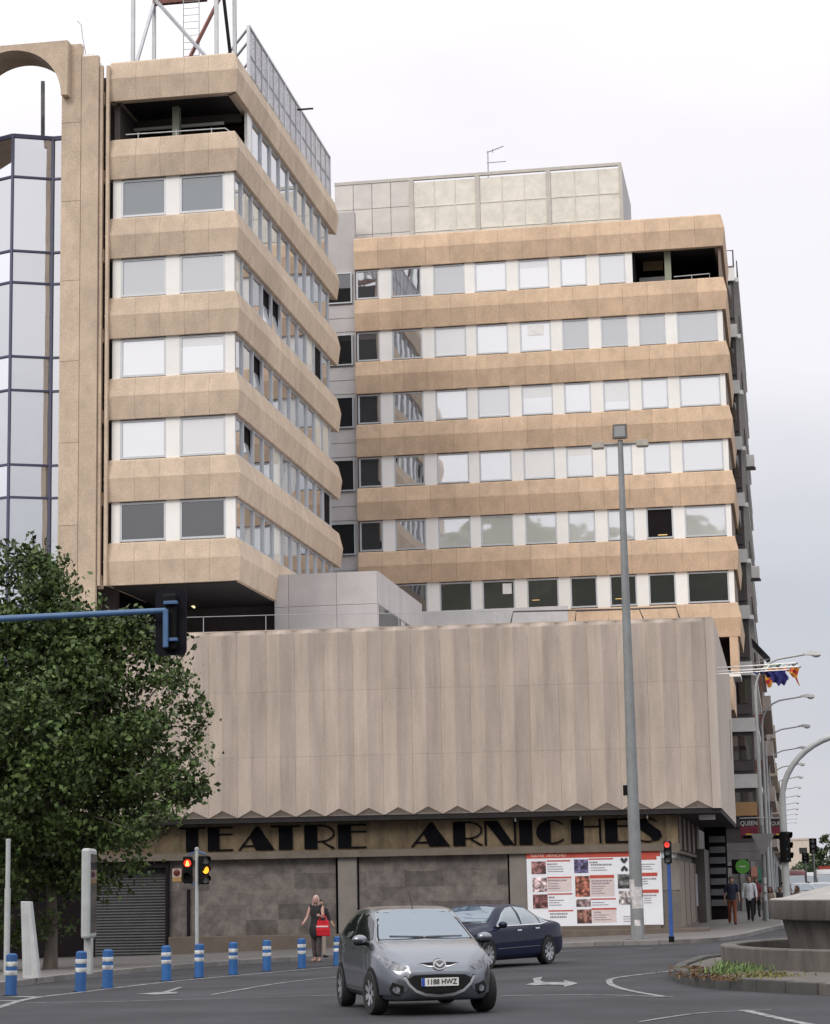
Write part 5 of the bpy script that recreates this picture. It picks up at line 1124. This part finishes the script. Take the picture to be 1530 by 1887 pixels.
HATCH = dict(x=(-1.94, 1.95), ns=84,
    zt=[(-1.94, .72), (-1.90, .98), (-1.80, 1.12), (-1.62, 1.34), (-1.40, 1.42), (-.9, 1.465), (-.35, 1.475), (.15, 1.43), (.45, 1.30), (.98, 1.03), (1.2, .985), (1.55, .90), (1.78, .80), (1.90, .70), (1.95, .60)],
    zb=[(-1.94, .40), (-1.85, .25), (-1.6, .2), (0, .19), (1.5, .19), (1.8, .2), (1.90, .23), (1.95, .30)],
    w=[(-1.94, .62), (-1.85, .76), (-1.6, .82), (-1.2, .846), (0, .848), (1.0, .848), (1.35, .835), (1.6, .79), (1.78, .70), (1.88, .60), (1.95, .46)],
    belt=[(-1.94, .66), (-1.8, 1.03), (-1.2, 1.0), (0, .96), (.9, .92), (1.3, .84), (1.7, .72), (1.95, .52)],
    rw=[(-1.94, .5), (-1.7, .56), (-1.2, .60), (-.3, .62), (.3, .62), (.98, .70), (1.3, .68), (1.6, .62), (1.95, .4)],
    wind=[(-.66, 1.02), (.66, 1.02), (.645, 1.08), (.53, 1.385), (.3, 1.41), (0, 1.418), (-.3, 1.41), (-.53, 1.385), (-.645, 1.08)],
    rearw=[(-.5, 1.08), (.5, 1.08), (.45, 1.34), (-.45, 1.34)],
    side=[[(.80, 1.0), (.88, 1.02), (.42, 1.27), (.10, 1.36), (-.38, 1.38), (-.40, .99)], [(-.46, .995), (-.44, 1.38), (-.95, 1.34), (-1.28, 1.2), (-1.38, 1.08), (-1.2, 1.035)]],
    r=.30, axles=(-1.25, 1.24), track=.765, spokes=7, mirror=(.80, 1.02),
    head=[(.44, .655), (.52, .70), (.63, .745), (.72, .80), (.775, .835), (.78, .76), (.755, .70), (.70, .65), (.60, .615), (.50, .61)],
    tail=[(.50, .86), (.66, .86), (.66, 1.0), (.55, 1.0)], fog=[(.50, .41), (.64, .46), (.68, .38), (.66, .30), (.56, .27), (.51, .32)],
    seams=[[(1.70, .60), (1.74, .74), (1.735, .74), (1.695, .60)], [(.98, .32), (.985, .32), (.93, .96), (.925, .96)], [(-.42, .3), (-.415, .3), (-.415, .97), (-.42, .97)], [(-.9, .34), (.95, .33), (.95, .336), (-.9, .346)]],
    handles=[[(-.36, .87), (-.18, .86), (-.18, .885), (-.36, .895)], [(-1.12, .90), (-.95, .89), (-.95, .915), (-1.12, .925)]],
    front=[('upper_grille', [(-.30, .705), (-.15, .715), (0, .72), (.15, .715), (.30, .705), (.16, .672), (0, .662), (-.16, .672)], trim_b, .006), ('chrome_wing', [(-.30, .705), (-.16, .672), (0, .66), (.16, .672), (.30, .705), (.15, .655), (0, .645), (-.15, .655)], chrome, .010),
           ('lower_grille', [(-.50, .545), (0, .56), (.50, .545), (.44, .43), (.34, .34), (.2, .29), (0, .275), (-.2, .29), (-.34, .34), (-.44, .43)], trim_b, .006),
           ('grille_lip', [(-.50, .53), (-.44, .41), (-.34, .32), (-.2, .27), (0, .255), (.2, .27), (.34, .32), (.44, .41), (.50, .53), (.465, .53), (.42, .44), (.33, .355), (.2, .305), (0, .29), (-.2, .305), (-.33, .355), (-.42, .44), (-.465, .53)], M('lip_silver', (.34, .35, .37), .4, .4), .012)],
    plate=.455, aerial=.12, steer=R(8))
grey_p = M('silver_grey_paint', (.195, .208, .235), .22, .85, .02, 2, grain=.01, coat=.35); navy_p = M('navy_paint', (.006, .010, .034), .5, 0, .02, 2, grain=.01, coat=.45, spec=.05)
pA = GP(808, 1871); pc = Vector((pA.x, pA.y, 0)); ha = R(-90+9.0+12); hd = Vector((math.cos(ha), math.sin(ha), 0)); ctr = pc-hd*1.80
hb_, patchA = car('hatchback', 'silver grey hatchback driving toward the viewer past the bollards', ctr, ha, HATCH, grey_p, plate='1188 HWZ')
pr = []
o = patchA('emblem_disc', ell(0, .69, .085, .068), 'front', M('emblem_dark', (.10, .10, .11), .3, .5), hb_, 1, .020)
rg = ell(0, .69, .09, .072, 24); inn = ell(0, .69, .074, .057, 24)
bvx = max(v.co.x for v in o.data.vertices)+.004
b = B(); b.v = [(bvx, p[0], p[1]) for p in rg]+[(bvx, p[0], p[1]) for p in inn]+[(bvx-.02, p[0], p[1]) for p in rg]; nn_ = 24
b.f = [(i, (i+1) % nn_, nn_+(i+1) % nn_, nn_+i) for i in range(nn_)]+[(i, 2*nn_+i, 2*nn_+(i+1) % nn_, (i+1) % nn_) for i in range(nn_)]; part('emblem_ring', b, M('badge_silver', (.72, .73, .75), .35, .2), hb_, world=False)
b = B().prism([(-.068, .712), (-.045, .716), (0, .682), (.045, .716), (.068, .712), (.03, .668), (0, .655), (-.03, .668)], lambda y, z: (bvx, y, z), lambda y, z: (bvx-.008, y, z)); part('emblem_mark', b, M('badge_silver', (.72, .73, .75)), hb_, world=False)
SEDAN = dict(x=(-2.46, 2.44), ns=84, chr=True,
    zt=[(-2.46, .75), (-2.42, .93), (-2.25, 1.0), (-1.75, 1.05), (-1.45, 1.12), (-.85, 1.38), (-.4, 1.45), (.1, 1.455), (.5, 1.38), (1.15, 1.02), (1.4, .985), (1.9, .90), (2.25, .78), (2.38, .68), (2.44, .55)],
    zb=[(-2.46, .45), (-2.35, .28), (-2, .2), (0, .18), (1.9, .19), (2.3, .22), (2.44, .32)],
    w=[(-2.46, .66), (-2.35, .80), (-2.0, .89), (-1.4, .925), (0, .928), (1.4, .92), (1.9, .88), (2.2, .78), (2.36, .64), (2.44, .5)],
    belt=[(-2.46, .70), (-2.2, .95), (-1.4, .98), (0, .93), (1.0, .90), (1.6, .84), (2.1, .75), (2.44, .5)],
    rw=[(-2.46, .6), (-1.75, .74), (-1.2, .66), (-.4, .62), (.2, .62), (1.1, .76), (1.6, .74), (2.1, .66), (2.44, .45)],
    wind=[(-.70, 1.03), (.70, 1.03), (.57, 1.37), (.3, 1.40), (-.3, 1.40), (-.57, 1.37)], rearw=[(-.6, 1.12), (.6, 1.12), (.5, 1.36), (-.5, 1.36)],
    side=[[(.92, .965), (.45, 1.25), (.12, 1.36), (-.18, 1.385), (-.2, .955)], [(-.27, .955), (-.25, 1.385), (-.75, 1.34), (-1.08, 1.2), (-1.1, .975)], [(-1.15, .985), (-1.13, 1.18), (-1.52, 1.03)]],
    r=.325, axles=(-1.42, 1.42), track=.845, spokes=9, mirror=(.85, .99),
    head=[(.42, .64), (.62, .70), (.76, .76), (.76, .66), (.62, .60), (.44, .58)], tail=[(.5, .75), (.78, .75), (.78, .9), (.5, .9)],
    seams=[[(-.225, .3), (-.22, .3), (-.22, .94), (-.225, .94)], [(.98, .3), (.985, .3), (.985, .9), (.98, .9)]], handles=[[(-.14, .83), (.06, .825), (.06, .855), (-.14, .86)], [(-1.0, .86), (-.8, .855), (-.8, .885), (-1.0, .89)]],
    strips=[[(.98, .945), (.98, .957), (-1.1, .968), (-1.55, 1.02), (-1.55, 1.008), (-1.1, .956)], [(-1.0, .46), (1.0, .44), (1.0, .455), (-1.0, .475)]],
    front=[('grille', [(-.3, .72), (.3, .72), (.22, .4), (-.22, .4)], trim_b, .006), ('lower_grille', [(-.6, .36), (.6, .36), (.5, .28), (-.5, .28)], trim_b, .006)], plate=.5)
pS = GP(1008, 1777); hs_ = R(-90+4.5-27); hd = Vector((math.cos(hs_), math.sin(hs_), 0)); sdv = Vector((-hd.y, hd.x, 0))
cS = pS-sdv*.86+hd*1.42; cS.z = G(cS.x, cS.y)
navy, _ = car('saloon_car', 'dark navy saloon with pale blue side glass behind the hatchback', cS, hs_, SEDAN, navy_p)
for o in navy.children:
    if o.name.startswith('side_window'): o.data.materials[0] = glass('blue_side_glass', (.05, .10, .13), .30, .02, .002)
# traffic far down the avenue
far = [('silver estate car with sloping windscreen parked beyond the fountain', 1476, 1652, 118, R(-88), (.30, .31, .33)), ('white car queuing behind the silver car beside the fountain', 1512, 1650, 128, R(-88), (.62, .62, .60))]
for lb, px, py, y, an, cc in far:
    q = HY(px, py, y); car('parked_car', lb, (q.x, y, G(q.x, y)), an, SEDAN, M('paint_'+lb[:5], cc, .3, .2, .02, 2, coat=.6), False, 'cars far down the avenue')
VAN = dict(SEDAN); VAN.update(zt=[(-2.46, 1.9), (-2.44, 2.25), (-2.2, 2.38), (0, 2.4), (.8, 2.36), (1.2, 2.1), (1.7, 1.4), (1.9, 1.2), (2.3, 1.05), (2.44, .7)], belt=[(-2.46, 1.2), (0, 1.2), (1.4, 1.15), (1.9, 1.0), (2.44, .6)], rw=[(-2.46, .85), (0, .85), (1.2, .82), (1.9, .75), (2.44, .5)], wind=[(-.75, 1.35), (.75, 1.35), (.7, 2.0), (-.7, 2.0)], rearw=[(-.6, 1.3), (.6, 1.3), (.6, 2.0), (-.6, 2.0)], side=[[(1.35, 1.3), (1.0, 1.95), (.4, 2.0), (.4, 1.3)]], mirror=(1.3, 1.45), strips=[], seams=[], handles=[])
for lb, px, y, cc in (('dark red van seen above the parked cars', 1466, 170, (.12, .012, .02)), ('white van with red top far down the avenue', 1526, 165, (.62, .62, .62)), ('plain white van small in the far traffic', 1494, 220, (.6, .6, .6))):
    q = HY(px, 1640, y); v_, _ = car('delivery_van', lb, (q.x, y, G(q.x, y)), R(-89), VAN, M('paint_'+lb[:5]+str(y), cc, .4, .1, .02, 2), False, 'vans far down the avenue')
    if 'red top' in lb: part('roof_box', B().box(-1.6, -.6, 2.36, .6, .6, 2.62), M('roof_red', (.5, .08, .05)), v_, world=False)
    if 'dark red' in lb: part('side_print', B().box(1.0, -.35, 2.0, 1.1, .35, 2.2), white_p, v_, world=False)
# ================================================================== people
def remesh(b, vox, mat, sm=2):
    me = mesh(b, mat); o = bpy.data.objects.new('tmp', me); COL.objects.link(o); m_ = o.modifiers.new('r', 'REMESH'); m_.mode = 'VOXEL'; m_.voxel_size = vox; m_.use_smooth_shade = True
    if sm: s = o.modifiers.new('s', 'SMOOTH'); s.iterations = sm; s.factor = .5
    r_ = bpy.data.meshes.new_from_object(o.evaluated_get(bpy.context.evaluated_depsgraph_get())); bpy.data.objects.remove(o); r_.materials.clear(); r_.materials.append(mat)
    for p in r_.polygons: p.use_smooth = True
    return r_
def cap(b, pts, rs, n=10, sx_=1, sy_=1):
    pts = [Vector(p) for p in pts]
    for i in range(len(pts)): b.sphere(pts[i], rs[i], 7)
    for i in range(len(pts)-1): b.tube([pts[i], pts[i+1]], [rs[i], rs[i+1]], n)
def person(label, loc, rz, H, legs, arms, skin, hair, top, bottom, shoes, vox=.012, sleeve=.6, female=False, longhair=False, legc=None, lean=0, seated=False, group=None):
    """legs: (thigh deg, knee deg) x2, arms: (pitch, out, elbow) x2; faces local -y"""
    k = H/1.75; t = thing('person', label, 'person', loc, rz, group); sk = M('skin_%.2f' % skin[0], skin, .6, 0, .06, 8)
    hz = .93 if not seated else .50
    b = B(); tr = B(); sh = B(); so_ = B(); hipw = .085; ay = lambda a, z: Vector((0, -math.sin(R(a)), -math.cos(R(a))))*z
    spine = [Vector((0, 0, hz)), Vector((0, -.01-lean*.3, hz+.2)), Vector((0, -lean*.8, hz+.40)), Vector((0, -lean, hz+.53)), Vector((0, -lean-.01, hz+.60))]
    sw = .175 if female else .20
    for q_, bl, ex in ((b, 1, 0), (sh, 1, .014)):
        wk_ = [(-.10, .13, .095), (0, .165, .11), (.12, .15, .10), (.22, .135 if female else .152, .095), (.34, .16, .105), (.44, .172, .10), (.52, .15, .08)]
        for i_ in range(25):
            z_ = -.08+.6*i_/24; wv = interp([(p_[0], p_[1]) for p_ in wk_], z_); dv = interp([(p_[0], p_[2]) for p_ in wk_], z_); q_.sphere(Vector((0, -lean*max(0, z_)/.53, hz+z_)), 1, 8, (wv+ex, dv+ex, .05))
        cap(q_, [spine[3]+Vector((-sw+.04, 0, 0)), spine[3]+Vector((sw-.04, 0, 0))], [.058+ex*.6, .058+ex*.6])
    cap(b, [spine[3], spine[4]], [.06, .052]); hc = spine[4]+Vector((0, -.015, .115))
    b.sphere(hc, .1, 9, (.80, .96, 1.12)); b.sphere(hc+Vector((0, -.035, -.055)), .066, 7, (.88, .9, .9)); b.sphere(hc+Vector((0, -.105, -.02)), .018, 5, (.8, 1.1, 1.3))
    for s in (1, -1): b.sphere(hc+Vector((s*.082, .005, -.01)), .022, 5, (.5, .8, 1.3))
    for s, (a, kn) in zip((1, -1), legs):
        h0 = Vector((s*hipw, 0, hz-.03)); k0 = h0+ay(a, .42); a0 = k0+ay(a-kn, .41); tw = Vector((s*.012, 0, 0))
        cap(b, [h0, h0.lerp(k0, .5), k0, k0.lerp(a0, .35)+Vector((0, .012, 0)), a0], [.082, .07, .052, .05, .036])
        ft = a0+Vector((s*.02, -.15, -.045)); cap(b, [a0, a0+Vector((0, .03, -.05)), ft], [.035, .035, .028])
        if bottom:
            le = a0.lerp(k0, .06 if legc is None else legc); cap(tr, [h0, h0.lerp(k0, .5), k0, le], [.098, .086, .068, .062])
        if shoes: cap(so_, [a0+Vector((0, .035, -.045)), ft+Vector((0, -.02, 0))], [.044, .036])
    if bottom: tr.sphere(spine[0]+Vector((0, 0, -.03)), 1, 8, (.168, .12, .12))
    hands = []
    for s, (pi_, ou, eb) in zip((1, -1), arms):
        s0 = spine[3]+Vector((s*sw, 0, -.02)); rot = Matrix.Rotation(R(ou)*-s, 3, 'Y'); e0 = s0+rot @ ay(pi_, .29); w0 = e0+Matrix.Rotation(R(ou*.3)*-s, 3, 'Y') @ ay(pi_+eb, .25)
        cap(b, [s0, s0.lerp(e0, .5), e0, e0.lerp(w0, .4), w0], [.05, .045, .038, .037, .026]); d = (w0-e0).normalized(); u = d.cross(Vector((1, 0, 0))).normalized() if abs(d.x) < .9 else Vector((0, 1, 0))
        cap(b, [w0, w0+d*.075], [.028, .036]); hands.append(w0+d*.09)
        for f in range(4):
            r0 = w0+d*.085+u*(f-1.5)*.019; cap(b, [r0, r0+d*.045, r0+d*.08*(1-.12*abs(f-1.4))+Vector((-s*.022, 0, 0))], [.0095, .009, .008], 6)
        cap(b, [w0+d*.03+u*.03, w0+d*.06+u*.055, w0+d*.09+u*.058], [.011, .010, .009], 6)
        if sleeve: e1 = s0.lerp(e0, min(1, sleeve)); ps = [s0, e1]; rs = [.066, .06]; 
        if sleeve > 1: ps += [e0.lerp(w0, sleeve-1)]; rs += [.045]
        if sleeve: cap(sh, ps, rs)
    def put(nm, bq, mt_, v=vox, sm=2):
        bq.v = [(x*k, y*k, z*k) for x, y, z in bq.v]; return link(nm, remesh(bq, v, mt_, sm), t)
    put('body', b, sk, vox*.85); put('top', sh, top)
    if bottom: put('trousers', tr, bottom)
    if shoes: put('shoes', so_, shoes)
    hb2 = B(); hb2.sphere(hc+Vector((0, .018, .03)), .105, 9, (.86, .98, .98))
    if longhair: cap(hb2, [hc+Vector((0, .05, 0)), hc+Vector((0, .06, -.16)), hc+Vector((0, .055, -.26))], [.09, .085, .05]); [cap(hb2, [hc+Vector((s*.075, -.01, .02)), hc+Vector((s*.085, 0, -.15)), hc+Vector((s*.08, -.01, -.24))], [.03, .03, .02]) for s in (1, -1)]
    hb2.v = [(x*k, y*k, z*k) for x, y, z in hb2.v]; ho = remesh(hb2, vox, hair, 1); bm = bmesh.new(); bm.from_mesh(ho)
    if not longhair: bmesh.ops.delete(bm, geom=[v for v in bm.verts if v.co.y < (hc.y-.015)*k and v.co.z < (hc.z+.045)*k or v.co.z < (hc.z-.05)*k], context='VERTS')
    else: bmesh.ops.delete(bm, geom=[v for v in bm.verts if v.co.y < (hc.y-.05)*k and v.co.z < (hc.z+.05)*k and abs(v.co.x) < .06*k], context='VERTS')
    bm.to_mesh(ho); bm.free(); link('hair', ho, t)
    eb_ = B()
    for s in (1, -1): eb_.sphere((hc+Vector((s*.032, -.088, .012)))*k, .0125, 5)
    part('eyes', eb_, M('eye_dark', (.03, .02, .02), .3), t, True, world=False)
    mb_ = B().sphere((hc+Vector((0, -.092, -.065)))*k, .02, 5, (1.2, .3, .3)); part('mouth', mb_, M('lip', (.30, .10, .09), .5), t, True, world=False)
    return t, [h*k for h in hands]
C_ = lambda n, c: M('cloth_'+n, c, .85, 0, .15, 12)
def at(px, py): return GP(px, py, KH)
black_c, denim = C_('black', (.015, .014, .016)), C_('print_leggings', (.10, .075, .075)); grey_hair = C_('pale_hair', (.38, .27, .24)); dk_hair = C_('dark_hair', (.02, .014, .012))
leg_m = M('patterned_leggings', (.10, .075, .075), .85, 0, .9, 22, col2=(.02, .018, .02))
tan = (.34, .19, .14)
w_, hn = person('woman with long pale hair, dark tunic and patterned leggings, holding a red bag', at(584, 1772), R(-8), 1.70, ((4, 8), (-4, 4)), ((18, 10, 82), (14, 14, 48)), (.42, .24, .20), grey_hair, black_c, leg_m, None, .010, 0, True, True, .25)
wt = B(); wt.sphere((0, -.005, .80), 1, 10, (.20, .145, .26)); link('tunic_skirt', remesh(wt, .014, black_c), w_)
part('sandals', B().box(.04, -.21, 0, .13, .05, .02).box(-.13, -.21, 0, -.04, .05, .02), C_('sandal', (.10, .05, .035)), w_, world=False)
# tote bag hung from her forearm, strap over the elbow
lw_ = Matrix.Rotation(R(-8), 4, 'Z'); bp_ = at(584, 1772)+(lw_ @ Vector((.235, -.13, .66)))
bag = thing('tote_bag', 'bright red tote bag with a pale stripe on the woman\'s arm', 'bag', bp_, R(-8)); redc = C_('bag_red', (.50, .008, .02))
bb = B().add([(-.17, -.05, 0), (.19, -.05, -.01), (.19, .05, -.01), (-.17, .05, 0), (-.15, -.03, .40), (.15, -.03, .40), (.15, .03, .40), (-.15, .03, .40), (-.175, -.075, .16), (.18, -.075, .16), (.18, .075, .16), (-.175, .075, .16)], [(0, 3, 2, 1), (0, 1, 9, 8), (1, 2, 10, 9), (2, 3, 11, 10), (3, 0, 8, 11), (8, 9, 5, 4), (9, 10, 6, 5), (10, 11, 7, 6), (11, 8, 4, 7), (4, 5, 6, 7)])
part('pouch', bb, redc, bag, bevel=.02, world=False); part('stripe', B().add([(-.168, -.069, .225), (.172, -.069, .225), (.166, -.061, .265), (-.163, -.061, .265), (-.168, -.079, .225), (.172, -.079, .225), (.166, -.071, .265), (-.163, -.071, .265)], [(0, 1, 2, 3), (4, 7, 6, 5), (4, 5, 1, 0), (7, 3, 2, 6), (0, 3, 7, 4), (1, 5, 6, 2)]), C_('bag_stripe', (.62, .40, .42)), bag, world=False)
hd_ = B()
for y in (-.028, .028): hd_.tube([(-.10, y, .39), (-.07, y*.6, .50), (0, y*.4, .545), (.07, y*.6, .50), (.10, y, .39)], .011, 6)
part('handle', hd_, redc, bag, True, world=False)
person('person in black standing close behind the woman with the red bag', at(588, 1765)+Vector((0, .25, 0)), R(40), 1.62, ((8, 6), (-8, 8)), ((10, 18, 40), (5, 16, 30)), tan, dk_hair, black_c, C_('pale_trousers', (.30, .25, .22)), black_c, .014, 1.4)
person('man in navy polo shirt and rust brown trousers walking on the pavement', at(1351, 1704), R(6), 1.78, ((14, 10), (-12, 14)), ((12, 10, 12), (-10, 10, 14)), tan, dk_hair, C_('navy', (.014, .018, .04)), C_('rust', (.19, .062, .028)), C_('brown_shoe', (.05, .025, .02)), .013, .75)
person('balding man in white shirt and black trousers walking with a dark folder', at(1384, 1698), R(-4), 1.74, ((8, 8), (-10, 16)), ((6, 12, 10), (-8, 14, 22)), tan, C_('balding_hair', (.22, .15, .12)), C_('white_shirt', (.66, .68, .72)), C_('black_trousers', (.014, .014, .017)), black_c, .013, 1.8)
fp_ = at(1384, 1698); f = thing('folder', 'dark folder carried low by the man in white', 'folder', fp_+Vector((.36, .02, .62)), R(20)); part('cover', B().box(-.03, -.14, 0, .03, .14, .22), black_c, f, bevel=.01, world=False); part('clasp', B().box(.03, -.02, .15, .036, .02, .2), steel, f, world=False)
person('woman in dark red walking behind the man in white', at(1396, 1690), R(10), 1.66, ((12, 6), (-12, 14)), ((10, 8, 14), (-10, 8, 14)), tan, dk_hair, C_('dark_red', (.16, .03, .04)), C_('black_trousers', (.014, .014, .017)), black_c, .016, 1.2, True, True)
for i, (px, y, top, hr, lb) in enumerate(((1421, 93, (.40, .33, .27), (.10, .035, .03), 'seated woman with auburn hair and pale top beyond the basin'), (1438, 94, (.02, .02, .022), (.02, .015, .012), 'seated person in black beyond the basin'), (1455, 92.5, (.03, .03, .03), (.03, .02, .015), 'seated dark haired woman beyond the basin near the mast'), (1470, 93.5, (.30, .22, .18), (.06, .03, .02), 'seated person in tan top beyond the basin by the cars'))):
    x = HY(px, 1650, y).x; gz = G(x, y)+KH
    person(lb, (x, y, gz), R((-30, 20, 60, -50)[i]), 1.70, ((78, 80), (80, 82)), ((20, 14, 50), (24, 12, 60)), tan, C_('hair_%d' % i, hr), C_('seat_top_%d' % i, top), C_('black_trousers', (.014, .014, .017)), black_c, .018, .9, i != 1, i != 1, seated=True, group='people seated beyond the basin')
    ch = thing('terrace_chair', ['dark chair under the auburn haired woman', 'dark chair under the person in black', 'dark chair under the woman near the mast', 'dark chair under the person in tan'][i], 'chair', (x, y+.04, gz), R((-30, 20, 60, -50)[i])); part('seat', B().box(-.22, -.24, .40, .22, .22, .43), trim_b, ch, world=False); part('backrest', B().box(-.22, .2, .5, .22, .23, .88), trim_b, ch, world=False)
    for sx_ in (-.2, .2):
        for sy_ in (-.21, .2): part('leg', B().box(sx_-.015, sy_-.015, 0, sx_+.015, sy_+.015, .40 if sy_ < 0 else .6), trim_b, ch, world=False)
